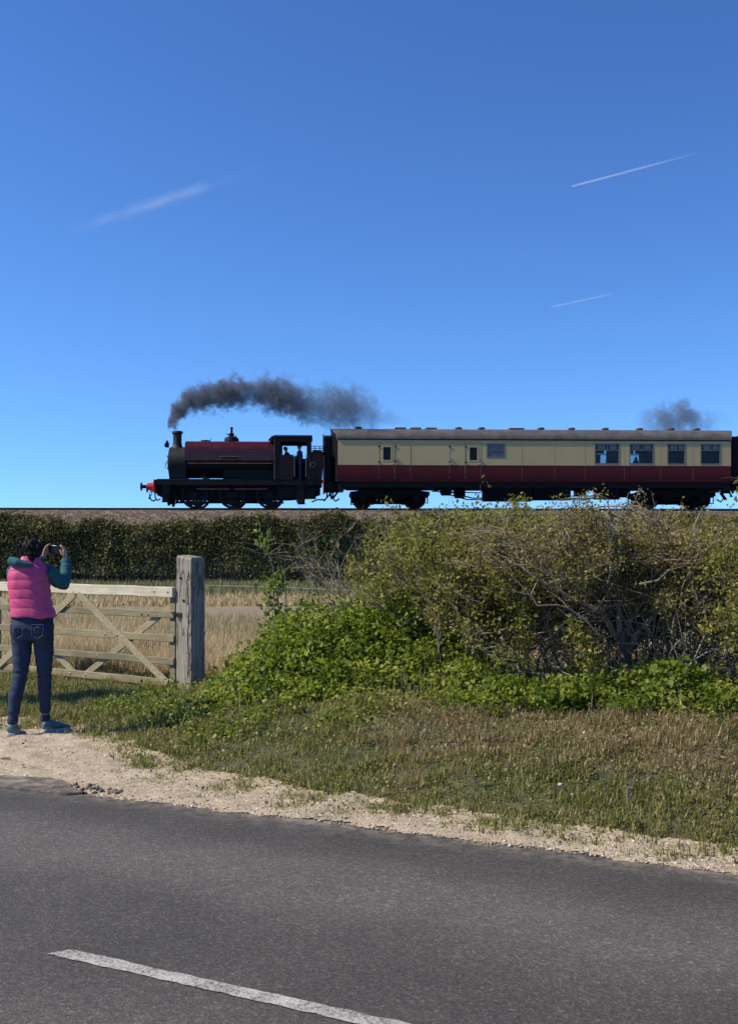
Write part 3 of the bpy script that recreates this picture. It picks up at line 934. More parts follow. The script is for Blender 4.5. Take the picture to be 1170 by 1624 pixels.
# rough growth and clinker on the near slope of the embankment
n = 60000
a = rng.uniform(-24, 24, n); off = rng.uniform(2.9, 8.5, n)
X, Y = track_xy(0, 0)[0] + a * math.cos(TRK) + off * math.sin(TRK), 54.35 + a * math.sin(TRK) - off * math.cos(TRK)
dn = sst(.25, .6, fbm(X * .5, off * .9, seed=96)) * sst(2.8, 4.6, off)
k = rng.random(n) < dn; X, Y = X[k], Y[k]; n = len(X)
tag(leaves('bramble_cover', np.stack([X, Y, terrain(X, Y) + rng.uniform(.02, .35, n)], 1), .11 * rng.uniform(.5, 1.4, n), rng, M['leaf_hedge'], None, .5, .35), kind='stuff')

# ----------------------------------------------------------------------------- field gate, post, electric fence
GA = math.atan2(1.16, -1.72)             # the gate runs away to the left
gx, gy = -2.16, 12.12
gate = empty('field_gate', (gx, gy, .03), GA)
tag(gate, 'weathered five bar wooden field gate closed across the field entrance', 'gate')
GL = 3.13
woods = [timber('gate_timber', (.17, .14, .075), (.27, .23, .135), (.37, .32, .20), 0), timber('gate_timber_green', (.14, .12, .065), (.215, .19, .11), (.30, .265, .16), 0)]
wtop = timber('gate_timber_pale', (.42, .37, .25), (.60, .55, .41), (.70, .66, .52), 0)
def rail_mesh(name, z0, z1, y, th, mat, lift=0):
    mb = MB()
    n = 14
    prof = []
    rr = random.Random(name + str(z0))
    vs = []
    for i in range(n + 1):
        x = GL * i / n
        j = rr.gauss(0, .0025); a = lift * i / n
        for (yy, zz) in ((y - th / 2, z0), (y + th / 2, z0), (y + th / 2, z1 + a), (y - th / 2, z1 + a)):
            vs.append((x, yy + rr.gauss(0, .001), zz + j))
    fs = []
    for i in range(n):
        for k in range(4):
            fs.append((4*i + k, 4*i + (k+1) % 4, 4*i + 4 + (k+1) % 4, 4*i + 4 + k))
    fs += [(3, 2, 1, 0), (4*n, 4*n+1, 4*n+2, 4*n+3)]
    mb.add(vs, fs)
    return mb.build(name, mat, gate, bevel=.006, angle=30)
# gate's local y: the camera's side is +y because the gate runs right to left
rail_mesh('top_rail', 1.0, 1.115, 0, .07, wtop)
for i, (z0, z1) in enumerate(((0, .085), (.245, .325), (.5, .58), (.765, .845))):
    rail_mesh('rail', z0, z1, 0, .028, woods[i % 2])
ap = GL / 2
def brace(p, q, y, mat, w=.085, t=.022):
    mb = MB(); mb.bar((p[0], y, p[1]), (q[0], y, q[1]), t, w, up=(0, 0, 1))
    # the bar's width must lie in the gate's plane
    mb.v = []; mb.f = []
    d = Vector((q[0] - p[0], 0, q[1] - p[1])).normalized(); nrm = Vector((-d.z, 0, d.x)) * w / 2
    P, Q = Vector((p[0], y, p[1])), Vector((q[0], y, q[1])); th = Vector((0, t / 2, 0))
    vs = [P - nrm - th, P + nrm - th, P + nrm + th, P - nrm + th, Q - nrm - th, Q + nrm - th, Q + nrm + th, Q - nrm + th]
    mb.add(vs, [(3,2,1,0),(4,5,6,7),(0,1,5,4),(1,2,6,5),(2,3,7,6),(3,0,4,7)])
    return mb.build('brace', mat, gate, bevel=.004)
bm_ = timber('brace_timber', (.21, .17, .095), (.33, .28, .17), (.44, .38, .25), 1, 9)
brace((ap - .03, 1.0), (.08, .04), .027, bm_)
brace((ap + .03, 1.0), (GL - .08, .04), .027, bm_)
brace((.07, .9), (ap + .06, -.05), -.027, bm_, .075)
brace((GL - .07, .9), (ap - .06, -.05), -.0275, bm_, .075)
for (x, nm) in ((.045, 'head_stile'), (GL - .045, 'hanging_stile')):
    mb = MB(); mb.box(x - .04, x + .04, -.036, .012 - .0255, -.0, 1.0); mb.build(nm, woods[1], gate, bevel=.005)
for (x, z, y) in ((.28, 1.06, .036), (.07, 1.06, .036), (.5, .8, .016), (.87, .54, .04), (1.21, .285, .04), (1.1, .54, .016), (1.43, .042, .016), (1.7, .042, .016), (.4, .8, .016), (2.0, .285, .016), (2.26, .54, .04), (2.6, .8, .016)):
    mb = MB(); mb.lathe([(.009, 0), (.012, .003), (.007, .008)], (x, y, z), 'y', 8); mb.build('bolt', M['steel'], gate)

post = empty('gate_post', (-1.985, 12.15, tz(-2, 12.15) - .1), GA)
tag(post, 'thick square weathered wooden gate post at the right end of the gate', 'post')
m, nt, b = new_mat('post_timber')
g = noise(nt, objco(nt, (1, 1, .05)), 46, 7, .65, .4); big = noise(nt, objco(nt), 2.5, 5, .6)
c = ramp(nt, g, [(.28, (.14, .12, .095)), (.48, (.29, .26, .21)), (.7, (.46, .42, .345))])
c = mixc(nt, ramp(nt, big, [(.4, 0), (.62, .6)]), c, (.20, .18, .145))
wv = noise(nt, objco(nt, (1, 1, .16)), 9, 3, .5)
crk = ramp(nt, mth(nt, 'ABSOLUTE', mth(nt, 'SUBTRACT', wv, .5)), [(.0, 0), (.022, 1)])
c = mixc(nt, 1, c, ramp(nt, crk, [(0, .3), (1, 1)]), 'MULTIPLY')
nt.links.new(c, b.inputs['Base Color']); b.inputs['Roughness'].default_value = .88
bump(nt, b, mth(nt, 'ADD', mth(nt, 'MULTIPLY', crk, .7), g), .8, .012)
mb = MB()
prof = [(-.6, .113, .113), (0.1, .116, .114), (.5, .114, .112), (1.0, .115, .113), (1.54, .113, .112), (1.57, .102, .10)]
vs = []
for i, (z, a, c_) in enumerate(prof):
    for (sx_, sy_) in ((-1, -1), (1, -1), (1, 1), (-1, 1)):
        vs.append((sx_ * a, sy_ * c_, z + (.012 * sx_ if i > 3 else 0)))
fs = []
for i in range(len(prof) - 1):
    for k in range(4): fs.append((4*i + k, 4*i + (k+1) % 4, 4*i + 4 + (k+1) % 4, 4*i + 4 + k))
fs.append((20, 21, 22, 23)); fs.append((3, 2, 1, 0))
mb.add(vs, fs); mb.build('post_shaft', m, post, bevel=.012, smooth=False)
for (x, z) in ((.045, 1.33), (.0, 1.08), (.07, .92)):
    mb = MB(); mb.lathe([(.016, 0), (.018, .006), (.011, .014)], (x, .112, z), 'y', 8); mb.build('bolt', M['pipe'], post)
mb = MB(); mb.box(.03, .1, .113, .124, .895, .945); mb.tube([(.06, .12, .92), (.1, .16, .92), (.13, .17, .95)], .009, 6); mb.build('latch', M['pipe'], post)
mb = MB()
for k in range(26):
    z = .25 + k * .045
    x = -.07 - .012 * math.sin(k * .5) + random.Random(k).gauss(0, .004)
    mb.box(x - .004, x + .004, .1, .1155, z - .026, z + .026)
mb.build('crack', M['soot'], post, smooth=False)

fence = empty('electric_fence', (-5.2, 31, 0))
tag(fence, 'white electric fence tape strung between thin stakes in front of the far hedge', 'fence')
fz = [(0, .50), (2.9, .42), (5.4, .30)]
mb = MB(); mb.tube([(x, 0, z) for x, z in fz], [(.009, .003)] * 3, 4); mb.build('tape', paint('tape', (.5, .48, .38), .6), fence)
for i, (x, z) in enumerate(fz):
    mb = MB(); mb.tube([(x, .02, -.05), (x, .02, z + .12)], .014, 6); mb.build('stake', M['bark_brown'], fence)

# dark stake and a stone on the verge
x0, y0 = 1.55, 6.52
mb = MB(); mb.prism([(-.013, -.01), (.012, -.012), (.014, .011), (-.011, .012)], -.05, .10, 'z'); mb.prism([(-.01, -.01), (.028, -.01), (.03, .01), (-.008, .012)], .1, .115, 'z')
o = mb.build('short_stake', M['bark_brown'], bevel=.003); o.location = (x0, y0, tz(x0, y0)); tag(o, 'short dark wooden stake standing in the grass verge', 'stake')
for (x0, y0, sz_, lab, mt) in ((1.865, 5.37, .035, 'dark stone lying on the sandy road edge at the right', 'stone_dark'), (1.19, 6.79, .016, 'pale flint lying in the grass of the bank', 'stone_pale')):
    bm = bmesh.new(); bmesh.ops.create_icosphere(bm, subdivisions=2, radius=sz_)
    for v in bm.verts: v.co *= 1 + .35 * (random.Random(int(v.index * 7 + sz_ * 1e4)).random() - .5); v.co.z *= .6
    me = bpy.data.meshes.new('stone'); bm.to_mesh(me); bm.free()
    o = bpy.data.objects.new('stone', me); COL.objects.link(o); o.location = (x0, y0, tz(x0, y0) + sz_ * .4 + (.05 if 'flint' in lab else .02))
    me.materials.append(paint(mt, (.08, .07, .06) if 'dark' in lab else (.42, .39, .33), .8, scale=20)); tag(o, lab, 'stone')

# broken asphalt tongue at the field entrance, with crumbled lumps beside it
rr = random.Random(77)
out = [(x + rr.gauss(0, .01), t + rr.gauss(0, .008)) for x, t in [(-.75, .0), (-.5, .045), (-.2, .075), (.05, .12), (.25, .17), (.42, .16), (.52, .08), (.60, .0), (.78, -.07)]] + [(.7, -.14), (.2, -.16), (-.8, -.13)]
mb = MB(); mb.prism([(x, t) for x, t in out], -.03, .022, 'z')
o = mb.build('asphalt_edge', bpy.data.materials['asphalt'], None, bevel=.012, smooth=False)
o.location = road.location; o.rotation_euler = road.rotation_euler
tag(o, kind='structure')
rng = np.random.default_rng(78)
n = 42
s_ = rng.uniform(.5, 1.0, n); t_ = rng.normal(.06, .06, n) - .09 * (s_ - .5)
X, Y = xy(s_, t_)
dm = leafy('asphalt_lump', [(0, (.05, .045, .04)), (.6, (.13, .115, .10)), (1, (.32, .27, .2))], 0, .85)
tag(stones('rubble', np.stack([X, Y, sand_z(X, Y) + .008], 1), rng.uniform(.008, .028, n), rng, dm), kind='stuff')

# ----------------------------------------------------------------------------- railway: ballast, rails
def ballast_mat():
    m, nt, b = new_mat('ballast')
    co = objco(nt)
    vo = N(nt, 'ShaderNodeTexVoronoi'); vo.inputs['Scale'].default_value = 9; nt.links.new(co, vo.inputs['Vector'])
    sx = nt.nodes.new('ShaderNodeSeparateColor'); nt.links.new(vo.outputs['Color'], sx.inputs[0])
    c = ramp(nt, sx.outputs[0], [(0, (.05, .035, .024)), (.5, (.095, .068, .048)), (.85, (.16, .118, .085)), (1, (.26, .20, .15))])
    big = noise(nt, co, .7, 5, .6)
    c = mixc(nt, ramp(nt, big, [(.45, 0), (.7, .6)]), c, (.09, .075, .05))
    nt.links.new(c, b.inputs['Base Color']); b.inputs['Roughness'].default_value = .9
    bump(nt, b, vo.outputs['Distance'], .8, .05)
    return m
TR = empty('railway_track', (0, 54.35, RAIL_Z), TRK)
tag(TR, 'single railway track on a ballasted embankment under the train', 'railway track')
mb = MB()
prof = [(-4.6, -1.6), (-2.45, -.2), (-2.1, -.125), (2.1, -.125), (2.45, -.2), (4.6, -1.6)]
V = []; F = []
xs_ = np.arange(-60, 60.1, .4)
pf = []
for (a, b_) in zip(prof[:-1], prof[1:]):
    for k in range(5): pf.append((a[0] + (b_[0] - a[0]) * k / 5, a[1] + (b_[1] - a[1]) * k / 5))
pf.append(prof[-1]); pf = np.array(pf)
GX, GP = np.meshgrid(xs_, np.arange(len(pf)), indexing='ij')
yy = pf[GP, 0]; zz = pf[GP, 1] + .09 * (vnoise(GX * 1.9, yy * 3.1, seed=101) - .5) * (np.abs(yy) > 2.2) - .03
V = np.stack([GX.ravel(), yy.ravel(), zz.ravel()], 1)
npf = len(pf)
i = (np.arange(len(xs_) - 1)[:, None] * npf + np.arange(npf - 1)[None]).ravel()
bal = np_mesh('ballast_bed', V, np.stack([i, i + npf, i + npf + 1, i + 1], 1), ballast_mat(), TR, smooth=True)
railp = [(-.07, -.16), (.07, -.16), (.07, -.145), (.012, -.125), (.012, -.045), (.036, -.035), (.036, 0), (-.036, 0), (-.036, -.035), (-.012, -.045), (-.012, -.125), (-.07, -.145)]
rust = paint('rail_rust', (.06, .035, .022), .7, var=.3, scale=8)
for sy in (-1, 1):
    mb = MB(); mb.prism([(p[0] + sy * .7535, p[1]) for p in railp], -60, 60, 'x'); mb.build('rail', rust, TR, smooth=False)
mb = MB()
for k in range(172):
    x = -60 + k * .7
    mb.box(x - .12, x + .12, -1.3, 1.3, -.26, -.128)
tag(mb.build('sleepers', M['bark_brown'], TR, smooth=False), kind='stuff')

def wheel_mesh(r, y, side, spokes=12, disc=False):
    """spoked wheel with tyre and flange; axis along y"""
    mb = MB(); n = 32
    w = .065
    b = len(mb.v)
    prof = [(r * .86, -w), (r, -w), (r, w * .6), (r + .03, w * .7), (r + .03, w), (r * .86, w)]
    for (pr, py) in prof:
        for k in range(n):
            a = 2 * math.pi * k / n
            mb.v.append((pr * math.cos(a), y - side * py * -1 if False else y + side * -py, pr * math.sin(a)))
    for i in range(len(prof)):
        i2 = (i + 1) % len(prof)
        for k in range(n):
            k2 = (k + 1) % n
            mb.f.append((b + i*n + k, b + i*n + k2, b + i2*n + k2, b + i2*n + k))
    if disc:
        mb.lathe([(r * .3, -.05), (r * .87, -.02), (r * .87, .02), (r * .3, .05)], (0, y, 0), 'y', n)
    else:
        mb.lathe([(r * .24, -.08), (r * .24, .08)], (0, y, 0), 'y', 16)
        for k in range(spokes):
            a = 2 * math.pi * (k + .5) / spokes
            d = Vector((math.cos(a), 0, math.sin(a)))
            mb.bar(Vector((0, y, 0)) + d * r * .2, Vector((0, y, 0)) + d * r * .9, .05, .07, up=(0, 1, 0))
    return mb

# ----------------------------------------------------------------------------- the saddle tank locomotive
a0 = -11.14
lx, ly = track_xy(a0)
loco = empty('steam_locomotive', (lx, ly, RAIL_Z), TRK)
tag(loco, 'maroon saddle tank steam locomotive pulling the train with black smoke at its chimney', 'locomotive')
B = lambda mb, name, mat, **kw: mb.build(name, M[mat], loco, **kw)
# frames and running plate
for sy in (-1, 1):
    mb = MB(); mb.prism([(.75, .62), (1.2, .42), (2.2, .42), (3.2, .40), (3.25, .36), (3.7, .36), (3.75, .40), (5.0, .40), (5.05, .36), (5.5, .36), (5.6, .40), (7.2, .42), (8.2, .50), (8.72, .7), (8.72, 1.43), (.75, 1.43)], sy * .58 - .015, sy * .58 + .015, 'y')
    B(mb, 'main_frame', 'black', smooth=False)
mb = MB(); mb.box(.72, 8.84, -1.18, 1.18, 1.325, 1.362); B(mb, 'running_plate', 'black', bevel=.008)
for sy in (-1, 1):
    mb = MB(); mb.box(.74, 8.8, sy * 1.17 - .012, sy * 1.17 + .012, 1.10, 1.322); B(mb, 'valance', 'black', smooth=False)
mb = MB(); mb.box(.66, .72, -1.2, 1.2, .72, 1.36); B(mb, 'buffer_beam', 'red', bevel=.006)
mb = MB(); mb.box(8.845, 8.9, -1.2, 1.2, .75, 1.36); B(mb, 'buffer_beam', 'red', bevel=.006)
for (bx_, sg) in ((.66, -1), (8.9, 1)):
    for sy in (-1, 1):
        mb = MB(); mb.lathe([(.24, 0), (.24, .05 * sg), (.2, .07 * sg), (.175, .34 * sg), (.15, .36 * sg)], (bx_, sy * .87, 1.03), 'x', 20)
        hs_ = mb.build('buffer_housing', M['red'] if sg < 0 else M['black'], loco)
        mb = MB(); mb.lathe([(.085, .3 * sg), (.085, .58 * sg), (.205, .60 * sg), (.215, .64 * sg), (.12, .665 * sg)], (bx_, sy * .87, 1.03), 'x', 20)
        mb.build('buffer_head', M['soot'], hs_)
# coupling hooks, chains, brake hoses at both ends
for (x0, sg) in ((.66, -1), (8.9, 1)):
    mb = MB(); mb.tube([(x0, 0, 1.0), (x0 + .22 * sg, 0, 1.0), (x0 + .32 * sg, 0, 1.08), (x0 + .25 * sg, 0, 1.16)], [.045, .04, .035, .02], 8); B(mb, 'coupling_hook', 'soot')
    mb = MB()
    for k in range(3):
        c_ = Vector((x0 + (.25 + .05 * k) * sg, 0, .92 - .17 * k)); pts = []
        for q in range(13):
            an = 2 * math.pi * q / 12
            pts.append(c_ + (Vector((.05 * math.cos(an), 0, .11 * math.sin(an))) if k % 2 else Vector((.02 * math.cos(an), .05 * math.cos(an), .11 * math.sin(an)))))
        mb.tube(pts, .02, 6, caps=False)
    B(mb, 'coupling_chain', 'soot')
    mb = MB(); mb.tube([(x0 - .05 * sg, .35, 1.3), (x0 + .12 * sg, .35, 1.32), (x0 + .16 * sg, .35, .9), (x0 + .14 * sg, .35, .55), (x0 + .02 * sg, .35, .4), (x0 - .12 * sg, .35, .5)], .035, 8); B(mb, 'brake_hose', 'soot')
mb = MB(); mb.tube([(8.95, -.75, .95), (9.1, -.75, .55), (8.9, -.75, .4), (8.6, -.75, .42), (8.3, -.75, .3)], .035, 8); B(mb, 'steam_hose', 'soot')
mb = MB(); mb.tube([(.35, -.5, .55), (.5, -.5, .35), (.72, -.5, .42)], .035, 6); mb.bar((.3, -.5, .5), (.62, -.5, .3), .06, .03); B(mb, 'guard_bracket', 'soot')
# wheels, axles, rods
WX = (2.59, 4.42, 6.23); WR = .62
for i, x in enumerate(WX):
    for sy in (-1, 1):
        mb = wheel_mesh(WR, 0, -sy)
        mb.prism([(.5 * math.cos(a), .5 * math.sin(a)) for a in np.linspace(3.7, 5.7, 9)], -.045, .045, 'y')
        o = B(mb, 'wheel', 'black'); o.location = (x, sy * .755, WR)
    mb = MB(); mb.lathe([(.08, -.7), (.08, .7)], (x, 0, WR), 'y', 12); B(mb, 'axle', 'soot')
for sy in (-1, 1):
    for (xa, xb) in ((WX[0], WX[1]), (WX[1], WX[2])):
        mb = MB()
        za = WR + .30
        mb.box(xa + .07, xb - .07, sy * .90 - .02, sy * .90 + .02, za - .045, za + .045)
        B(mb, 'coupling_rod', 'rod_red', bevel=.006)
    for x in WX:
        mb = MB(); mb.lathe([(.1, 0), (.1, sy * .08), (.05, sy * .1)], (x, sy * .87, WR + .30), 'y', 14); B(mb, 'crank_pin', 'soot')
for x in (1.72, 3.5, 5.32):
    for sy in (-1, 1):
        mb = MB(); mb.prism([(x - .05, 1.1), (x + .05, 1.1), (x + .12, .7), (x + .1, .32), (x - .02, .32), (x - .02, .7)], sy * .76 - .05, sy * .76 + .05, 'y'); B(mb, 'brake_block', 'soot')
mb = MB(); mb.tube([(1.5, -.6, .3), (6.9, -.6, .3)], .03, 6); mb.tube([(1.5, .6, .3), (6.9, .6, .3)], .03, 6); B(mb, 'brake_rigging', 'soot')
for x in (3.4, 5.25):
    mb = MB(); mb.box(x - .25, x + .25, -.55, .55, .55, 1.3); B(mb, 'frame_stretcher', 'black', bevel=.02)
mb = MB(); mb.box(.9, 2.2, -.55, .55, .6, 1.3); B(mb, 'cylinder_block', 'black', bevel=.02)
mb = MB(); mb.box(6.6, 8.5, -.8, .8, .5, 1.3); B(mb, 'ash_pan', 'black', bevel=.02)
for x in WX:
    for sy in (-1, 1):
        mb = MB()
        for q in range(4): mb.bar((x - .48 + .07 * q, sy * .66, 1.08 + .03 * q), (x + .48 - .07 * q, sy * .66, 1.08 + .03 * q), .09, .022)
        B(mb, 'leaf_spring', 'soot')
# steps
for (x, w_) in ((1.25, .42), (7.75, .45)):
    for sy in (-1, 1):
        mb = MB(); mb.prism([(x - w_ / 2, 1.1), (x + w_ / 2, 1.1), (x + w_ / 2 - .05, .25), (x - w_ / 2 + .05, .25)], sy * 1.13 - .012, sy * 1.13 + .012, 'y')
        for z in (.27, .68): mb.box(x - w_ / 2, x + w_ / 2, sy * 1.14 - .0, sy * 1.14 + .13 * sy, z, z + .03) if sy > 0 else mb.box(x - w_ / 2, x + w_ / 2, -1.27, -1.145, z, z + .03)
        B(mb, 'footstep', 'black', smooth=False)
for sy in (-.8, .74):
    mb = MB(); mb.prism([(1.2, .6), (1.5, .6), (1.42, .12), (1.3, .1)], sy, sy + .06, 'y'); B(mb, 'guard_iron', 'soot')
# smokebox, boiler, saddle tank
BZ = 2.24
mb = MB(); mb.lathe([(.76, 0), (.79, .02), (.79, .86), (.76, .88)], (1.30, 0, BZ), 'x', 40)
mb.prism([(-.62, 1.362), (.62, 1.362), (.74, 2.0), (-.74, 2.0)], 1.34, 2.14, 'x'); B(mb, 'smokebox', 'smokebox')
mb = MB(); mb.lathe([(.05, -.11), (.3, -.09), (.5, -.05), (.62, 0)], (1.30, 0, BZ), 'x', 32); d_ = B(mb, 'smokebox_door', 'smokebox')
mb = MB(); mb.tube([(1.2, 0, BZ), (1.08, 0, BZ), (1.06, .0, BZ - .25)], .02, 6); mb.tube([(1.12, 0, BZ), (1.12, .2, BZ + .12)], .018, 6); mb.build('handle', M['steel'], d_)
for z in (BZ - .3, BZ + .3):
    mb = MB(); mb.bar((1.25, -.6, z), (1.24, .3, z), .03, .07); mb.build('hinge_strap', M['soot'], d_)
mb = MB(); mb.lathe([(.70, 0), (.70, 4.6)], (2.15, 0, BZ - .05), 'x', 32); B(mb, 'boiler', 'black')
mb = MB(); mb.prism([(-.6, 1.40), (.6, 1.40), (.64, 2.3), (-.64, 2.3)], 3.95, 6.48, 'x'); B(mb, 'firebox', 'black', bevel=.03)
def arc(cy, cz, r, a0_, a1_, n):
    return [(cy + r * math.cos(R(a0_ + (a1_ - a0_) * k / n)), cz + r * math.sin(R(a0_ + (a1_ - a0_) * k / n))) for k in range(n + 1)]
half = [(.86, 2.22), (1.03, 2.24), (1.09, 2.32), (1.10, 2.6)] + [(1.10 - .62 * (1 - math.cos(R(a))) * 1.0, 2.78 + .50 * math.sin(R(a))) for a in range(0, 91, 10)]
tankp = half + [(.2, 3.30), (-.2, 3.30)] + [(-y, z) for y, z in reversed(half)]
inner = [(-.80, 2.3)] + [(.80 * math.cos(R(a)), BZ + .05 + .78 * math.sin(R(a))) for a in range(175, 4, -10)] + [(.80, 2.3)]
mb = MB(); mb.prism(tankp + inner, 2.15, 6.45, 'x'); tank = B(mb, 'saddle_tank', 'maroon', angle=30)
for sy in (-1, 1):
    mb = MB()
    for (xa, xb, za, zb) in ((2.3, 6.3, 2.33, 2.345), (2.3, 6.3, 2.735, 2.75), (2.3, 2.315, 2.345, 2.735), (6.285, 6.3, 2.345, 2.735)):
        mb.box(xa, xb, sy * 1.1 - .008, sy * 1.1 + .008, za, zb)
    mb.build('lining', M['lining'], tank, smooth=False)
    mb = MB(); mb.box(3.85, 4.8, sy * 1.108 - .012, sy * 1.108 + .012, 2.34, 2.50)
    npl = B(mb, 'nameplate', 'tarnish', bevel=.004)
    mb = MB(); mb.box(3.88, 4.77, sy * 1.121 - .004, sy * 1.121 + .004, 2.365, 2.475); mb.build('plate_field', M['maroon_dark'], npl, smooth=False)
    mb = MB(); mb.tube([(2.3, sy * 1.16, 2.16), (6.4, sy * 1.16, 2.16)], .014, 6)
    for x in (2.4, 3.7, 5.0, 6.3): mb.tube([(x, sy * 1.0, 2.22), (x, sy * 1.16, 2.16)], .012, 6)
    B(mb, 'handrail', 'steel')
    for k in range(4):
        mb = MB(); mb.lathe([(.02, 0), (.026, .01), (.012, .02)], (2.35 + k * 1.3, sy * 1.1, 2.62), 'y', 8)
        if k == 0: mb.build('rivet', M['steel'], tank)
mb = MB(); mb.box(3.02, 3.14, -1.0, 1.0, 1.363, 1.7); B(mb, 'sandbox', 'black', bevel=.02)
# chimney
mb = MB(); mb.lathe([(.33, -.06), (.27, .02), (.225, .12), (.205, .3), (.215, .66), (.275, .69), (.275, .74), (.25, .80), (.2, .81), (.19, .5)], (1.66, 0, 3.02), 'z', 28); B(mb, 'chimney', 'smokebox')
# top lamp and front fittings
lamp = MB(); lamp.box(1.07, 1.24, -.1, .1, 3.02, 3.24); lamp.lathe([(.09, 0), (.05, .06), (.06, .1), (.02, .13)], (1.155, 0, 3.24), 'z', 12); lamp.lathe([(.07, 0), (.07, -.04)], (1.07, 0, 3.13), 'x', 14); B(lamp, 'lamp', 'soot')
mb = MB(); mb.bar((1.16, 0, 2.9), (1.16, 0, 3.02), .06, .03); B(mb, 'lamp_iron', 'soot')
# tank filler, dome, safety valve, whistle
mb = MB(); mb.lathe([(.2, 0), (.2, .05), (.24, .05), (.24, .08), (.1, .1)], (3.05, 0, 3.29), 'z', 20); mb.tube([(3.25, 0, 3.3), (3.3, 0, 3.42), (3.32, 0, 3.48)], .015, 6); B(mb, 'tank_filler', 'black')
mb = MB(); mb.lathe([(.36, -.02), (.36, .12), (.33, .2), (.22, .27), (.12, .3), (.11, .38), (.16, .4), (.1, .44), (.06, .46), (.055, .66), (.075, .67), (.07, .74), (.03, .75)], (4.33, 0, 3.29), 'z', 24); mb.tube([(4.33, -.15, 3.6), (4.1, -.15, 3.68)], .03, 6); mb.tube([(4.52, 0, 3.5), (4.55, 0, 3.62)], .03, 6); mb.tube([(4.08, .1, 3.29), (4.08, .1, 3.46), (3.98, .1, 3.5)], .025, 6); B(mb, 'dome', 'black')
# cab
cx0, cx1 = 6.50, 8.27
for sy in (-1, 1):
    y0, y1 = sorted((sy * 1.19, sy * 1.165))
    mb = MB()
    mb.box(cx0, 6.80, y0, y1, 1.365, 3.42)
    mb.box(6.80, 7.42 if sy < 0 else 8.06, y0, y1, 1.365, 2.58)
    mb.box(6.80, 8.06, y0, y1, 3.22, 3.42)
    mb.box(8.06, cx1, y0, y1, 1.365, 3.42)
    B(mb, 'cab_side', 'maroon_dark', smooth=False)
    mb = MB(); mb.box(cx0 - .03, cx0 + .018, sy * 1.2 - .02, sy * 1.2 + .02, 1.37, 3.42); B(mb, 'cab_beading', 'beading', bevel=.004)
    mb = MB(); mb.tube([(7.47, sy * 1.24, 1.5), (7.47, sy * 1.24, 2.6)], .017, 6); mb.tube([(8.02, sy * 1.24, 1.5), (8.02, sy * 1.24, 2.6)], .017, 6); B(mb, 'cab_handrail', 'steel')
def spectacle(x):
    mb = MB()
    mb.box(x - .012, x + .012, -1.16, 1.16, 1.365, 2.72)
    mb.box(x - .012, x + .012, -1.16, -.92, 2.72, 3.42); mb.box(x - .012, x + .012, .92, 1.16, 2.72, 3.42)
    mb.box(x - .012, x + .012, -.42, .42, 2.72, 3.42)
    mb.box(x - .012, x + .012, -.92, -.42, 3.2, 3.42); mb.box(x - .012, x + .012, .42, .92, 3.2, 3.42)
    return mb
B(spectacle(cx0 + .02), 'cab_front', 'maroon_dark', smooth=False)
B(spectacle(cx1 - .02), 'cab_back', 'maroon_dark', smooth=False)
vs = []; fs = []
nx_, ny_ = 14, 12
for lay in (0, .035):
    for i in range(nx_ + 1):
        x = 6.18 + (8.32 - 6.18) * i / nx_
        for j in range(ny_ + 1):
            y = -1.27 + 2.54 * j / ny_
            vs.append((x, y, 3.60 + lay - .16 * (y / 1.27) ** 2 - .22 * max(0, (6.5 - x) / .32) ** 2.2))
Lq = (nx_ + 1) * (ny_ + 1)
for i in range(nx_):
    for j in range(ny_):
        a = i * (ny_ + 1) + j; q = (a, a + 1, a + ny_ + 2, a + ny_ + 1)
        fs.append(q[::-1]); fs.append(tuple(v + Lq for v in q))
for i in range(nx_):
    for j in (0, ny_):
        a = i * (ny_ + 1) + j; fs.append((a, a + ny_ + 1, a + ny_ + 1 + Lq, a + Lq))
for j in range(ny_):
    for i in (0, nx_):
        a = i * (ny_ + 1) + j; fs.append((a, a + 1, a + 1 + Lq, a + Lq))
B(MB().add(vs, fs), 'cab_roof', 'black')
for sy in (-1, 1):
    mb = MB(); mb.box(6.5, 8.27, sy * 1.2 - .025, sy * 1.2 + .025, 3.40, 3.47); B(mb, 'cab_gutter', 'black', smooth=False)
# backhead, regulator, floor
mb = MB(); mb.lathe([(.62, 0), (.6, .05)], (6.55, 0, BZ), 'x', 24); mb.tube([(6.62, 0, 2.6), (6.75, 0, 2.6), (6.75, .3, 2.5)], .02, 6); mb.box(6.55, 6.75, -.2, .2, 1.6, 1.9); B(mb, 'backhead', 'soot')
# bunker
mb = MB(); mb.prism([(8.275, 1.365), (8.80, 1.365), (8.88, 2.72), (8.275, 2.72)], -1.18, 1.18, 'y'); B(mb, 'bunker', 'maroon_dark', bevel=.01)
mb = MB()
for z in (2.80, 2.90, 3.0):
    mb.tube([(8.3, -1.16, z), (8.88, -1.16, z), (8.88, 1.16, z), (8.3, 1.16, z)], .018, 6)
for (x, y) in ((8.45, -1.16), (8.7, -1.16), (8.88, -1.1), (8.88, 0), (8.88, 1.1), (8.45, 1.16), (8.7, 1.16)): mb.tube([(x, y, 2.71), (x, y, 3.01)], .016, 6)
B(mb, 'coal_rail', 'black')
rng = np.random.default_rng(5)
n = 260
tag(stones('coal', np.stack([rng.uniform(8.35, 8.8, n), rng.uniform(-1.05, 1.05, n), 2.72 + rng.uniform(0, .08, n)], 1), rng.uniform(.04, .09, n), rng, M['coal'], loco), kind='stuff')
for sy in (-1, 1):
    mb = MB(); mb.lathe([(.14, 0), (.14, sy * .012), (.12, sy * .016)], (8.36, sy * 1.18, 2.10), 'y', 24); pl = B(mb, 'number_plate', 'tarnish')
    mb = MB(); mb.lathe([(.095, 0), (.095, sy * .006)], (8.36, sy * 1.194, 2.10), 'y', 20); mb.build('plate_field', M['maroon_dark'], pl)

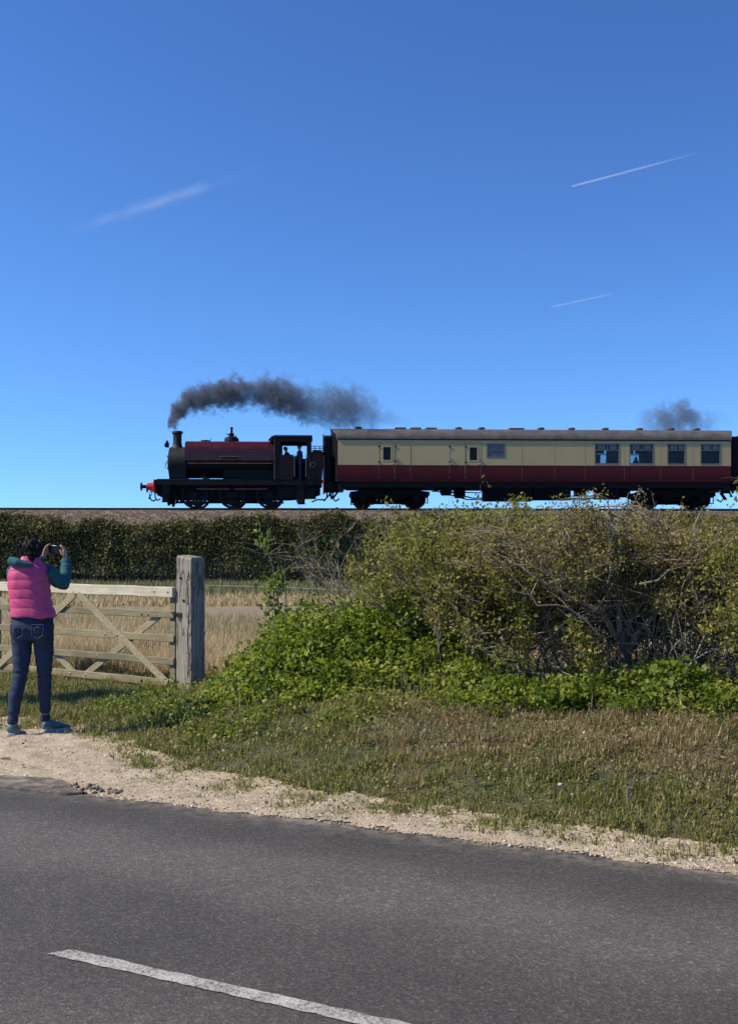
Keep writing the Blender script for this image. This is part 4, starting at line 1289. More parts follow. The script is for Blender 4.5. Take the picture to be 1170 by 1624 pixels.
# ----------------------------------------------------------------------------- crimson and cream coach
CL = 19.35
ax = -1.57
kx, ky = track_xy(ax)
coach = empty('railway_coach', (kx, ky, RAIL_Z), TRK)
tag(coach, 'long crimson and cream railway coach with grey roof behind the locomotive', 'railway coach')
CB = lambda mb, name, mat, **kw: mb.build(name, M[mat], coach, **kw)
YS = 1.37
def wall(holes, z0, z1, y0, y1, x0=0, x1=CL):
    mb = MB()
    cuts = sorted({x0, x1, *[h[0] for h in holes], *[h[1] for h in holes]})
    for a, b_ in zip(cuts[:-1], cuts[1:]):
        hs2 = [h for h in holes if h[0] <= a + 1e-6 and h[1] >= b_ - 1e-6]
        if not hs2: mb.box(a, b_, y0, y1, z0, z1)
        else:
            h = hs2[0]
            mb.box(a, b_, y0, y1, z0, h[2]); mb.box(a, b_, y0, y1, h[3], z1)
    return mb
near = [(2.16, 2.62, 2.28, 3.0, 'guard'), (6.38, 6.84, 2.28, 3.0, 'guard'), (7.26, 8.16, 2.46, 3.14, 'lav'),
        (12.58, 13.80, 2.16, 3.16, 'saloon'), (14.30, 15.50, 2.16, 3.16, 'saloon'), (16.18, 17.08, 2.16, 3.16, 'saloon'), (17.83, 18.83, 2.16, 3.16, 'saloon')]
far = [(12.62, 13.9, 2.2, 3.16, 'saloon'), (14.9, 15.6, 2.16, 3.16, 'saloon'), (16.9, 17.9, 2.16, 3.16, 'saloon'), (3.5, 4.3, 2.28, 3.0, 'guard')]
CB(wall(near, 2.07, 3.30, -YS, -YS + .05), 'upper_side', 'cream', smooth=False)
CB(wall(far, 2.07, 3.30, YS - .05, YS), 'upper_side', 'cream', smooth=False)
for sy in (-1, 1):
    mb = MB(); y = sy * YS
    p = [(y, 2.07), (y - sy * .004, 1.75), (y - sy * .03, 1.42), (y - sy * .06, 1.27), (y - sy * .1, 1.27), (y - sy * .06, 2.07)]
    mb.prism(p, 0, CL, 'x'); CB(mb, 'lower_side', 'crimson', angle=50)
    mb = MB(); mb.box(0, CL, *sorted((y - sy * .003, y + sy * .006)), 2.06, 2.085); CB(mb, 'waist_line', 'lining', smooth=False)
    mb = MB(); mb.box(.3, CL - .3, *sorted((sy * 1.2, sy * 1.12)), 1.0, 1.262); CB(mb, 'solebar', 'black', smooth=False)
    mb = MB(); mb.box(0, CL, *sorted((sy * (YS - .02), sy * (YS + .035))), 3.302, 3.36); CB(mb, 'gutter', 'black', smooth=False)
# roof
rp = [(YS * math.cos(R(a)) if True else 0, 3.33 + .63 * math.sin(R(a)) ** .85) for a in range(0, 181, 6)]
rp2 = [(y * .97, z - .04) for y, z in reversed(rp)]
bow = lambda y: .34 * (1 - (y / YS) ** 2)
mb = MB(); mb.prism(rp + rp2, -.03, CL + .03, 'x')
mb.v = [(x + (-1 if x < CL / 2 else 1) * bow(y), y, z) for (x, y, z) in mb.v]; CB(mb, 'roof', 'roof_grey', angle=30)
for x in (1.05, 6.05, 7.2, 10.2, 11.75, 13.45, 15.2, 16.8, 18.1):
    mb = MB(); mb.lathe([(.15, -.06), (.15, .03), (.19, .05), (.19, .09), (.1, .13), (.04, .14)], (x, 0, 3.96), 'z', 14); CB(mb, 'roof_ventilator', 'roof_grey')
for (x0_, x1_) in ((2.85, 3.4), (3.6, 4.15), (4.38, 4.92), (8.55, 9.3)):
    mb = MB(); mb.box(x0_, x1_, -.35, .35, 3.9, 4.03); CB(mb, 'roof_hatch', 'roof_grey', bevel=.02)
mb = MB(); mb.tube([(.2, -.62, 3.86), (18.9, -.62, 3.86)], .015, 5); CB(mb, 'roof_conduit', 'roof_grey')
# ends and gangways
for (x, sg) in ((0, -1), (CL, 1)):
    mb = MB()
    ys_ = np.linspace(-YS * .985, YS * .985, 15)
    for q in range(14):
        ya, yb = float(ys_[q]), float(ys_[q + 1])
        zt = lambda y: 3.28 + .63 * math.sqrt(max(0, 1 - (y / YS) ** 2)) ** .85
        zb = 1.27 if sg else 0
        xa, xb = x + sg * bow(ya), x + sg * bow(yb)
        mb.add([(xa, ya, zb), (xb, yb, zb), (xb, yb, zt(yb)), (xa, ya, zt(ya)), (xa - sg * .05, ya, zb), (xb - sg * .05, yb, zb), (xb - sg * .05, yb, zt(yb)), (xa - sg * .05, ya, zt(ya))],
               [(0, 1, 2, 3), (7, 6, 5, 4), (0, 4, 5, 1), (3, 2, 6, 7)] + ([(0, 3, 7, 4)] if q == 0 else []) + ([(1, 5, 6, 2)] if q == 13 else []))
    CB(mb, 'coach_end', 'black', smooth=False)
    gx0 = x + sg * .33
    mb = MB()
    for k in range(7):
        w_ = .62 if k % 2 else .56
        mb.box(*sorted((gx0 + sg * (.0 + .05 * k), gx0 + sg * (.05 * k + .048))), -w_, w_, 1.2, 3.62 - (.05 if k % 2 == 0 else 0))
    g_ = CB(mb, 'gangway_bellows', 'bellows', smooth=False)
    mb = MB(); mb.box(*sorted((gx0 + sg * .351, gx0 + sg * .40)), -.66, .66, 1.1, 3.66); mb.build('faceplate', M['black'], g_, bevel=.01)
    for sy in (-1, 1):
        mb = MB(); mb.lathe([(.2, 0), (.18, .1 * sg), (.13, .32 * sg), (.07, .33 * sg), (.07, .5 * sg), (.23, .52 * sg), (.23, .56 * sg)], (x, sy * .87, 1.06), 'x', 18); CB(mb, 'buffer', 'soot')
        mb = MB(); mb.tube([(x + sg * .14, sy * 1.0, 1.5), (x + sg * .24, sy * 1.0, 1.55), (x + sg * .24, sy * 1.0, 3.2), (x + sg * .14, sy * 1.0, 3.25)], .016, 6); CB(mb, 'end_handrail', 'black')
    mb = MB(); mb.box(*sorted((x + sg * .0, x - sg * .3)), -1.2, 1.2, .86, 1.265); CB(mb, 'headstock', 'black', bevel=.01)
    mb = MB(); mb.tube([(x + sg * .0, .3, 1.0), (x + sg * .2, .3, .95), (x + sg * .25, .3, .55), (x + sg * .1, .3, .38), (x - sg * .1, .3, .5)], .04, 8); CB(mb, 'brake_hose', 'soot')
    mb = MB(); mb.tube([(x + sg * .0, -.4, .95), (x + sg * .3, -.4, .8), (x + sg * .42, -.4, .6)], .05, 8); CB(mb, 'steam_hose', 'soot')
    mb = MB(); mb.box(*sorted((x + sg * .05, x + sg * .45)), -.12, .12, .8, 1.1); mb.prism([(x + sg * .02, .86), (x + sg * .3, .5), (x + sg * .22, .45), (x - sg * .05, .8)], -.1, .1, 'y'); CB(mb, 'coupler', 'soot')
# windows
for hl, sy in ((near, -1), (far, 1)):
    for (a, b_, z0, z1, kind) in hl:
        yo = sy * (YS - .012)
        f_ = .045
        mb = MB(); ya, yb = sorted((sy * (YS - .06), sy * (YS + .008)))
        mb.box(a - .012, a + f_, ya, yb, z0 - .012, z1 + .012); mb.box(b_ - f_, b_ + .012, ya, yb, z0 - .012, z1 + .012)
        mb.box(a + f_, b_ - f_, ya, yb, z0 - .012, z0 + f_); mb.box(a + f_, b_ - f_, ya, yb, z1 - f_, z1 + .012)
        if kind == 'saloon':
            zt = z1 - .31
            mb.box(a + f_, b_ - f_, ya, yb, zt - .02, zt + .02)
            mb.box((a + b_) / 2 - .015, (a + b_) / 2 + .015, ya, yb, zt + .02, z1 - f_)
        if kind == 'lav':
            mb.box((a + b_) / 2 - .02, (a + b_) / 2 + .02, ya, yb, z0 + .35, z1 - f_); mb.box(a + f_, b_ - f_, ya, yb, z0 + .35, z0 + .38)
        wf = mb.build('window', M['cream'] if kind == 'guard' else M['frame_alu'], coach, smooth=False)
        mb = MB(); mb.box(a + f_ * .5, b_ - f_ * .5, *sorted((yo, yo - sy * .012)), z0 + f_ * .5, z1 - f_ * .5)
        mb.build('pane', {'guard': M['dark_glass'], 'lav': M['frost'], 'saloon': M['glass']}[kind], wf, smooth=False)
        if kind == 'saloon':
            for xx in (a + .14, (a + b_) / 2 + .1):
                mb = MB(); mb.box(xx, xx + (b_ - a) * .3, *sorted((sy * (YS + .001), sy * (YS - .03))), z1 - .26, z1 - .06); mb.build('ventilator', M['frost'], wf, smooth=False)
# guard's and passenger doors: proud panels with hinges and handles
for (xd0, xd1, wx) in ((2.0, 2.76, 1), (2.78, 3.54, 0), (6.22, 6.98, 1), (5.44, 6.2, 0)):
    mb = MB()
    for (xa, xb, za, zb) in ((xd0, xd0 + .010, 1.45, 3.18), (xd1 - .010, xd1, 1.45, 3.18), (xd0 + .010, xd1 - .010, 3.165, 3.18)):
        mb.box(xa, xb, -YS - .007, -YS + .002, za, zb)
    dr = mb.build('door', M['seam'], coach, smooth=False)
    mb = MB(); hx = xd1 - .09 if wx else xd0 + .06
    mb.box(hx, hx + .035, -YS - .04, -YS, 2.3, 2.42); mb.lathe([(.03, 0), (.03, -.05), (.015, -.06)], (hx, -YS - .002, 2.14), 'y', 10); mb.build('handle', M['brass'], dr)
    for z in (1.6, 2.2, 2.95):
        mb = MB(); mb.box(xd0 - .03, xd0 + .05, -YS - .022, -YS, z, z + .07); mb.build('hinge', M['black'], dr, smooth=False)
for xw in (9.0, 10.6, 12.1, 14.05, 15.85, 17.45):
    mb = MB(); mb.box(xw, xw + .007, -YS - .003, -YS + .002, 1.4, 3.28); CB(mb, 'panel_seam', 'seam', smooth=False)
# inside: floor, partitions, seats
mb = MB(); mb.box(.1, CL - .1, -1.3, 1.3, 1.28, 1.34); CB(mb, 'floor', 'panel', smooth=False)
mb = MB(); mb.box(.1, CL - .1, -1.28, 1.28, 3.34, 3.38); CB(mb, 'ceiling', 'panel', smooth=False)
for x in (1.2, 7.1, 8.4, 12.35, 14.05, 15.85, 17.45, 19.1):
    mb = MB(); mb.box(x - .02, x + .02, -1.3, .55 if 14 < x < 18 else 1.3, 1.345, 3.335); CB(mb, 'partition', 'panel', smooth=False)
mb = MB(); mb.box(15.9, 19.05, .56, .6, 1.345, 3.335); CB(mb, 'corridor_wall', 'panel', smooth=False)
for (x0_, sg) in ((12.75, 1), (13.95, -1), (14.12, 1), (15.78, -1), (15.93, 1), (17.38, -1), (17.53, 1), (19.0, -1)):
    for (ya, yb) in ((-1.28, -.32), (.3, .52)) if x0_ > 14 else ((-1.28, -.3), (.3, 1.28)):
        mb = MB(); mb.box(*sorted((x0_, x0_ + sg * .14)), ya, yb, 1.75, 2.62); mb.box(*sorted((x0_ + sg * .14, x0_ + sg * .55)), ya, yb, 1.6, 1.8); CB(mb, 'seat', 'seat_cloth', bevel=.03)
mb = MB(); mb.box(12.45, 13.05, .9, 1.29, 1.9, 3.3); mb.box(13.0, 13.3, 1.0, 1.3, 2.6, 3.3); CB(mb, 'curtain', 'seat_cloth', bevel=.03)
mb = MB(); mb.prism([(15.0, 2.15), (15.5, 2.15), (15.3, 2.75)], .9, 1.0, 'y'); CB(mb, 'luggage', 'seat_cloth')
# bogies
def bogie(xc):
    w_ = 1.295
    for dx in (-w_, w_):
        for sy in (-1, 1):
            o = CB(wheel_mesh(.457, 0, -sy, disc=True), 'wheel', 'soot'); o.location = (xc + dx, sy * .755, .457)
        mb = MB(); mb.lathe([(.07, -1.05), (.07, 1.05)], (xc + dx, 0, .457), 'y', 10); CB(mb, 'axle', 'soot')
    for sy in (-1, 1):
        y = sy * 1.0
        mb = MB()
        mb.prism([(xc - 1.95, .62), (xc - 1.75, .52), (xc - .8, .62), (xc - .55, .35), (xc + .55, .35), (xc + .8, .62), (xc + 1.75, .52), (xc + 1.95, .62), (xc + 1.95, .80), (xc + .9, .92), (xc - .9, .92), (xc - 1.95, .80)], y - .05, y + .05, 'y')
        for dx in (-w_, w_):
            mb.box(xc + dx - .17, xc + dx + .17, y - .14, y + .14, .3, .66)
            for q in range(5): mb.bar((xc + dx - .55 + .08 * q, y, .26 - .0 + .028 * q - .02), (xc + dx + .55 - .08 * q, y, .26 + .028 * q - .02), .1, .024)
            for e in (-.55, .55): mb.tube([(xc + dx + e, y, .22), (xc + dx + e, y, .6)], .03, 6)
        for e in (-.3, -.1, .1, .3): mb.lathe([(.08, 0), (.08, .28)], (xc + e, y, .36), 'z', 10)
        CB(mb, 'bogie_frame', 'soot')
        mb = MB(); mb.box(xc - 2.0, xc + 2.0, *sorted((sy * 1.12, sy * 1.16)), .36, .6) if False else mb.box(xc - .5, xc + .5, *sorted((sy * 1.1, sy * 1.3)), .58, .62)
        CB(mb, 'footboard', 'soot', smooth=False)
    mb = MB(); mb.box(xc - .35, xc + .35, -.94, .94, .5, 1.02); mb.box(xc - 1.15, xc + 1.15, -.6, .6, .24, 1.0); mb.box(xc - 1.9, xc - 1.8, -.95, .95, .55, .8); mb.box(xc + 1.8, xc + 1.9, -.95, .95, .55, .8); CB(mb, 'bolster', 'soot')
bogie(2.55); bogie(16.75)
mb = MB(); mb.box(.35, CL - .35, -1.1, 1.1, 1.02, 1.2); CB(mb, 'underframe', 'soot', smooth=False)
# things slung under the floor
rr = random.Random(5)
for (x0_, x1_, z0, ya, yb, nm) in ((5.05, 5.6, .62, -1.1, -.5, 'vacuum_cylinder'), (5.75, 6.3, .5, -.9, -.2, 'dynamo'), (7.15, 9.55, .34, -1.18, -.45, 'battery_box'), (9.6, 11.45, .40, -1.15, -.5, 'battery_box'), (11.75, 12.25, .6, -1.0, -.4, 'regulator_box'), (12.75, 13.9, .45, -1.1, -.4, 'water_tank'), (13.95, 14.5, .55, -1.0, -.3, 'vacuum_cylinder')):
    mb = MB()
    if 'cylinder' in nm or nm == 'dynamo':
        r_ = (1.0 - z0) / 2 + .05
        mb.lathe([(r_ * .6, 0), (r_, .05), (r_, x1_ - x0_ - .05), (r_ * .6, x1_ - x0_)], (x0_, (ya + yb) / 2, z0 + r_), 'x', 16)
        mb.box(x0_ + .1, x1_ - .1, ya + .1, yb - .1, z0 + r_, 1.03)
    else:
        mb.box(x0_, x1_, ya, yb, z0, 1.03)
        k = x0_ + .1
        while k < x1_ - .3:
            mb.box(k, min(k + .5, x1_ - .05), ya - .02, ya + .01, z0 + .08, .95); k += .58
    CB(mb, nm, 'soot', bevel=.012)
for sy in (-.9, .9):
    mb = MB(); mb.bar((4.8, sy, 1.0), (6.6, sy, .5), .06, .06); mb.bar((6.6, sy, .5), (12.6, sy, .5), .06, .06); mb.bar((12.6, sy, .5), (14.6, sy, 1.0), .06, .06)
    for x in (6.6, 12.6): mb.bar((x, sy, .5), (x, sy, 1.05), .06, .06)
    CB(mb, 'truss', 'soot', smooth=False)
mb = MB(); mb.tube([(.4, -.8, .9), (CL - .4, -.8, .9)], .035, 6); mb.tube([(4.6, -1.05, .82), (7.0, -1.05, .75), (7.1, -1.05, .95)], .025, 6); mb.tube([(11.5, -1.05, .6), (12.7, -1.05, .6)], .03, 6); CB(mb, 'pipe', 'soot')
for x in (2.4, 6.6):
    mb = MB(); mb.box(x - .4, x + .4, -1.38, -1.16, .98, 1.02); mb.bar((x - .3, -1.2, 1.0), (x - .3, -1.18, 1.25), .03, .03); mb.bar((x + .3, -1.2, 1.0), (x + .3, -1.18, 1.25), .03, .03); CB(mb, 'step', 'soot', smooth=False)
coach2 = copy_tree(coach)
c2x, c2y = track_xy(ax + CL + 1.48)
coach2.location = (c2x, c2y, RAIL_Z)
coach2['label'] = 'second coach, only its dark gangway end showing at the right edge of the picture'
coach['group'] = coach2['group'] = 'coaches of the train'

# ----------------------------------------------------------------------------- people
M['skin'] = paint('skin', (.45, .26, .18), .5, var=.1, scale=10)
M['hair'] = paint('hair', (.007, .006, .005), .6, var=.4, scale=40, spec=.15)
M['pink'] = paint('pink_nylon', (.52, .055, .165), .5, var=.06, scale=6)
M['teal'] = paint('teal_fleece', (.009, .085, .11), .85, var=.2, scale=20)
M['denim'] = paint('denim', (.010, .024, .058), .85, var=.35, scale=9, bumpy=.15)
M['denim_light'] = paint('denim_light', (.03, .05, .11), .8)
M['shoe'] = paint('trainer', (.07, .14, .15), .6, var=.3, scale=25)
M['sole'] = paint('sole', (.4, .4, .37), .6)
M['phone'] = paint('phone_black', (.01, .01, .012), .2)
M['overall'] = paint('overalls', (.025, .035, .075), .8, var=.3, scale=12)

def fuse(o, voxel, smooth_it=4):
    m = o.modifiers.new('remesh', 'REMESH'); m.mode = 'VOXEL'; m.voxel_size = voxel; m.use_smooth_shade = True
    s2 = o.modifiers.new('smooth', 'SMOOTH'); s2.factor = .5; s2.iterations = smooth_it
    return o
def ball(mb, c, r, n=14):
    rx_, ry_, rz_ = r if isinstance(r, (tuple, list)) else (r, r, r)
    prof = [(max(1e-3, math.sin(math.pi * k / n)), -math.cos(math.pi * k / n)) for k in range(n + 1)]
    b = len(mb.v)
    m2 = MB(); m2.lathe(prof, (0, 0, 0), 'z', 18)
    mb.add([(c[0] + v[0] * rx_, c[1] + v[1] * ry_, c[2] + v[2] * rz_) for v in m2.v], m2.f)
def hand(mb, wrist, palm_dir, finger_dirs, size=.17, side=(0, 1, 0), thumb=(0, 0, 1)):
    """palm, four unequal bent fingers and a thumb leaving the palm's side; finger_dirs gives first and second bend"""
    w = Vector(wrist); pd = Vector(palm_dir).normalized(); sd_ = Vector(side).normalized()
    pe = w + pd * size * .5
    nrm = pd.cross(sd_).normalized()
    mb.tube([w - pd * .02, w + pd * size * .2, pe], [(size * .09, size * .15), (size * .10, size * .22), (size * .075, size * .23)], 10, flat=tuple(nrm))
    d1, d2 = Vector(finger_dirs[0]).normalized(), Vector(finger_dirs[1]).normalized()
    for k, (o_, L) in enumerate(((-.17, .40), (-.06, .46), (.06, .43), (.17, .34))):
        p0 = pe - pd * .012 + sd_ * o_ * size
        p1 = p0 + d1 * size * L * .5; p2 = p1 + (d1 + d2).normalized() * size * L * .3; p3 = p2 + d2 * size * L * .25
        mb.tube([p0, p1, p2, p3], [.0085, .008, .0075, .006], 8)
    t0 = w + pd * size * .18 + sd_ * size * -.16
    th = Vector(thumb).normalized()
    mb.tube([t0, t0 + th * size * .2, t0 + (th + pd * .6).normalized() * size * .42], [.013, .010, .008], 8)

person = empty('person', (-2.86, 9.25, 0.012))
tag(person, 'person in pink padded gilet, teal sleeves and blue jeans photographing the train by the gate', 'person')
hd = lambda p: (p[0] * .87, p[1] * .87, 1.5 + (p[2] - 1.5) * .87)
body = MB()
ball(body, hd((.005, .03, 1.565)), (.063, .08, .094))
body.tube([(-.01, .0, 1.40), (-.003, .015, 1.52)], [.058, .052], 12)
body.tube([(0, 0, .86), (-.01, 0, 1.0), (-.02, 0, 1.2), (-.03, .0, 1.36), (-.02, 0, 1.44)], [(.14, .10), (.13, .09), (.14, .10), (.15, .085), (.07, .06)], 16, flat=(1, 0, 0))
legL = [(-.085, 0, .92), (-.082, 0, .68), (-.088, -.02, .50), (-.112, -.07, .33), (-.132, -.10, .08)]
legR = [(.09, 0, .92), (.103, .01, .68), (.097, .04, .50), (.098, .05, .33), (.095, .07, .08)]
for L_ in (legL, legR): body.tube(L_, [.075, .066, .05, .05, .033], 12)
armR = [(.125, .02, 1.385), (.175, .09, 1.305), (.222, .16, 1.262), (.225, .24, 1.37), (.205, .30, 1.47)]
armL = [(-.155, .03, 1.38), (-.165, .13, 1.31), (-.155, .23, 1.27), (-.10, .3, 1.39), (-.005, .345, 1.485)]
for A_ in (armR, armL): body.tube(A_, [.045, .042, .036, .034, .024], 10)
hand(body, armR[-1], (-.12, .1, 1), ((-.35, .1, 1), (-1, .05, .35)), .165, (0, 1, 0), (-.8, -.1, .7))
hand(body, armL[-1], (.25, .1, 1), ((.3, .1, 1), (1, .05, .4)), .16, (0, -1, 0), (.8, .1, .6))
ball(body, hd((.02, .122, 1.555)), (.012, .018, .022)); ball(body, hd((-.066, .03, 1.56)), (.012, .02, .03)); ball(body, hd((.078, .03, 1.56)), (.012, .02, .03))
ball(body, hd((.012, .112, 1.515)), (.024, .012, .008))
for foot, tip in ((legL[-1], (-.15, .06, .03)), (legR[-1], (.2, .16, .03))):
    body.tube([(foot[0], foot[1] - .03, .04), tip], [.035, .03], 8)
fuse(body.build('body', M['skin'], person), .0065, 3)
for xe in (-.02, .045):
    mb = MB(); ball(mb, hd((xe, .105, 1.585)), .010, 8); mb.build('eye', M['sole'], person)
# hair: a dark crop with a gathered nape
mb = MB(); ball(mb, (.002, .008, 1.575), (.086, .095, .105)); ball(mb, (.004, -.045, 1.515), (.062, .045, .07)); ball(mb, (-.035, .0, 1.60), (.055, .075, .062)); ball(mb, (.045, -.01, 1.555), (.05, .07, .085)); mb.tube([(.01, -.05, 1.52), (.02, -.06, 1.46), (.03, -.055, 1.42)], [.048, .04, .018], 10)
mb.v = [hd(v) for v in mb.v]
h_ = fuse(mb.build('hair', M['hair'], person), .008, 1)
rng = np.random.default_rng(33)
st_ = MB()
for k in range(150):
    th_, ph_ = rng.uniform(0, 2 * math.pi), rng.uniform(-.6, 1.4)
    p = Vector((.002 + .09 * math.cos(th_) * math.cos(ph_), .0 + .098 * math.sin(th_) * math.cos(ph_), 1.57 + .108 * math.sin(ph_)))
    if p.y > .075 and p.z < 1.62: continue
    q = p + Vector((rng.normal(0, .014), -.012 + rng.normal(0, .012), -.04)); st_.tube([p, p.lerp(q, .5) + (p - Vector((0, 0, 1.57))).normalized() * .008, q], [.004, .0035, .001], 4)
st_.v = [hd(v) for v in st_.v]
st_.build('strands', M['hair'], h_)
# gilet: quilted rings
rings = []
key = [(.985, .012, .192, .15), (1.04, .008, .187, .145), (1.10, -.003, .180, .14), (1.18, -.012, .180, .138), (1.26, -.02, .183, .135), (1.33, -.026, .184, .128), (1.38, -.028, .176, .118), (1.415, -.026, .152, .105), (1.445, -.02, .118, .092), (1.47, -.014, .088, .080), (1.50, -.008, .073, .072)]
kz = [k[0] for k in key]
V = []; F = []; nn = 40; nr = 84
for i in range(nr):
    z = .985 + (1.50 - .985) * i / (nr - 1)
    cxx, rxx, ryy = (np.interp(z, kz, [k[j] for k in key]) for j in (1, 2, 3))
    q = ((z - .985) / .078) % 1.0
    puff = .007 * (abs(math.sin(math.pi * q)) ** .35) if z < 1.46 else .009
    for k in range(nn):
        a = 2 * math.pi * k / nn
        e = .8
        ca, sa = math.cos(a), math.sin(a)
        wr = .0035 * math.sin(a * 9 + z * 40 + 3 * math.sin(z * 17)) + .003 * math.sin(a * 17 - z * 31)
        rr_ = puff + wr * min(1, puff / .008)
        dz = .006 * math.sin(a * 3 + 1) + .004 * math.sin(7 * a)
        flare = .012 * max(0, ca) * max(0, (1.06 - z) / .08) if z < 1.06 else 0
        V.append((cxx + (rxx * .95 - .010 + rr_ + flare) * math.copysign(abs(ca) ** e, ca), (ryy - .008 + rr_) * math.copysign(abs(sa) ** e, sa), z + dz * (1 if z < 1.45 else .3) + (.02 * abs(ca) if False else 0)))
for i in range(nr - 1):
    for k in range(nn):
        k2 = (k + 1) % nn
        F.append((i*nn + k, i*nn + k2, (i+1)*nn + k2, (i+1)*nn + k))
b0 = len(V)
# inside layer so that hem and collar have thickness
for (x, y, z) in V[:nn]: V.append((x * .9, y * .9, z + .01))
for k in range(nn):
    k2 = (k + 1) % nn; F.append((k, b0 + k, b0 + k2, k2))
b1 = len(V)
for (x, y, z) in V[(nr - 1) * nn:nr * nn]: V.append((x * .82 - .002, y * .82, z - .02))
for k in range(nn):
    k2 = (k + 1) % nn; F.append(((nr-1)*nn + k, (nr-1)*nn + k2, b1 + k2, b1 + k))
g_ = MB().add(V, F).build('gilet', M['pink'], person, angle=80)
# teal jumper: sleeves and hood
mb = MB()
for A_ in (armR, armL):
    P_ = [Vector(p) for p in A_]
    fine = []
    for k in range(len(P_) - 1):
        for q in range(6): fine.append(P_[k].lerp(P_[k + 1], q / 6))
    fine.append(P_[-1])
    m_ = len(fine) - 1
    rad = [float(np.interp(k / m_, [0, .25, .5, .75, 1], [.068, .066, .058, .05, .038])) + .004 * math.sin(k * 1.7) + .003 * math.sin(k * 2.9) for k in range(m_ + 1)]
    mb.tube(fine, rad, 14)
fuse(mb.build('sleeves', M['teal'], person), .008, 2)
mb = MB(); mb.tube([(-.155, .05, 1.455), (-.165, -.02, 1.462), (-.14, -.085, 1.462), (-.08, -.115, 1.45), (-.01, -.115, 1.432), (.05, -.1, 1.43)], [.018, .034, .039, .036, .026, .012], 12)
fuse(mb.build('hood', M['teal'], person), .009, 2)
# jeans
mb = MB()
mb.tube([(.004, 0, 1.02), (.006, 0, .96), (.008, -.006, .88), (.008, -.004, .80)], [(.165, .115), (.178, .125), (.182, .135), (.165, .12)], 22, flat=(1, 0, 0))
for L_, rd in ((legL, [.098, .080, .062, .060, .040]), (legR, [.098, .080, .060, .055, .038])):
    P_ = [Vector(p) for p in L_]; P_[-1] = P_[-1] + Vector((0, 0, .01))
    fine = []
    for k in range(4):
        for q in range(7): fine.append(P_[k].lerp(P_[k + 1], q / 7))
    fine.append(P_[-1]); m_ = len(fine) - 1
    mb.tube(fine, [float(np.interp(k / m_, [0, .25, .5, .75, 1], rd)) + .0025 * math.sin(k * 2.1) + (.004 * math.sin(k * 2.6) if k > m_ * .82 or abs(k - m_ * .5) < 3 else 0) for k in range(m_ + 1)], 16)
ball(mb, (-.075, -.075, .875), (.085, .065, .085)); ball(mb, (.09, -.075, .875), (.085, .065, .085))
jn = fuse(mb.build('jeans', M['denim'], person), .008, 2)
for sx_ in (-1, 1):
    mb = MB()
    c_ = .008 + sx_ * .085
    for (p, q) in (((c_ - .05, .93), (c_ + .05, .93)), ((c_ - .05, .93), (c_ - .045, .84)), ((c_ + .05, .93), (c_ + .045, .84)), ((c_ - .045, .84), (c_, .815)), ((c_ + .045, .84), (c_, .815))):
        mb.tube([(p[0], -.142, p[1]), (q[0], -.1455, q[1])], .003, 4)
    mb.build('pocket_seam', M['denim_light'], jn)
# trainers
def trainer(heel, toe, name='shoe'):
    hl, te = Vector(heel), Vector(toe); d = (te - hl).normalized(); L = (te - hl).length
    side = Vector((-d.y, d.x, 0))
    def ring(f, w, z0, z1):
        c = hl + d * L * f
        out = []
        for k in range(12):
            a = 2 * math.pi * k / 12
            out.append(tuple(c + side * w * math.cos(a) + Vector((0, 0, (z0 + z1) / 2 + (z1 - z0) / 2 * math.sin(a)))))
        return out
    mb = MB(); prof = [(-.02, .022, .03, .07), (.02, .034, .02, .095), (.15, .038, .02, .105), (.32, .038, .02, .10), (.5, .042, .02, .085), (.72, .047, .018, .065), (.9, .04, .018, .05), (1.0, .02, .02, .04)]
    vs = []; fs = []
    for p in prof: vs += ring(*p)
    for i in range(len(prof) - 1):
        for k in range(12): fs.append((i*12 + k, i*12 + (k+1) % 12, (i+1)*12 + (k+1) % 12, (i+1)*12 + k))
    fs.append(tuple(range(12))); fs.append(tuple(range((len(prof)-1)*12, len(prof)*12)))
    mb.add(vs, fs); s_o = mb.build(name, M['shoe'], person, angle=60)
    mb = MB(); out = []
    for (f, w) in ((-.03, .018), (0, .034), (.15, .04), (.4, .04), (.7, .05), (.92, .04), (1.02, .018)): out.append(hl + d * L * f + side * w)
    for (f, w) in ((1.02, .018), (.92, .04), (.7, .05), (.4, .04), (.15, .04), (0, .034), (-.03, .018)): out.append(hl + d * L * f - side * w)
    mb.prism([(p.x, p.y) for p in out], -.006, .024, 'z'); mb.build('sole', M['sole'], s_o, bevel=.004)
    mb = MB()
    for f in (.38, .46, .54): mb.tube([hl + d * L * f + side * .03 + Vector((0, 0, .085 - .06 * (f - .38))), hl + d * L * f + Vector((0, 0, .105 - .14 * (f - .38))), hl + d * L * f - side * .03 + Vector((0, 0, .085 - .06 * (f - .38)))], .004, 5)
    mb.build('lace', M['sole'], s_o)
trainer((-.132, -.14, 0), (-.165, .11, 0)); trainer((.085, .04, 0), (.27, .2, 0))
ph = empty('phone', (-2.86 + .105, 9.25 + .345, 1.57), 0)
ph.rotation_euler = (R(-4), R(4), R(-18))
tag(ph, 'black smartphone held up sideways in both hands by the person in pink', 'phone')
mb = MB(); mb.box(-.068, .068, -.0045, .0045, -.036, .036); mb.build('case', M['phone'], ph, bevel=.004)
mb = MB(); mb.box(-.064, .064, -.0062, -.005, -.032, .032); mb.build('screen', M['dark_glass'], ph, smooth=False)

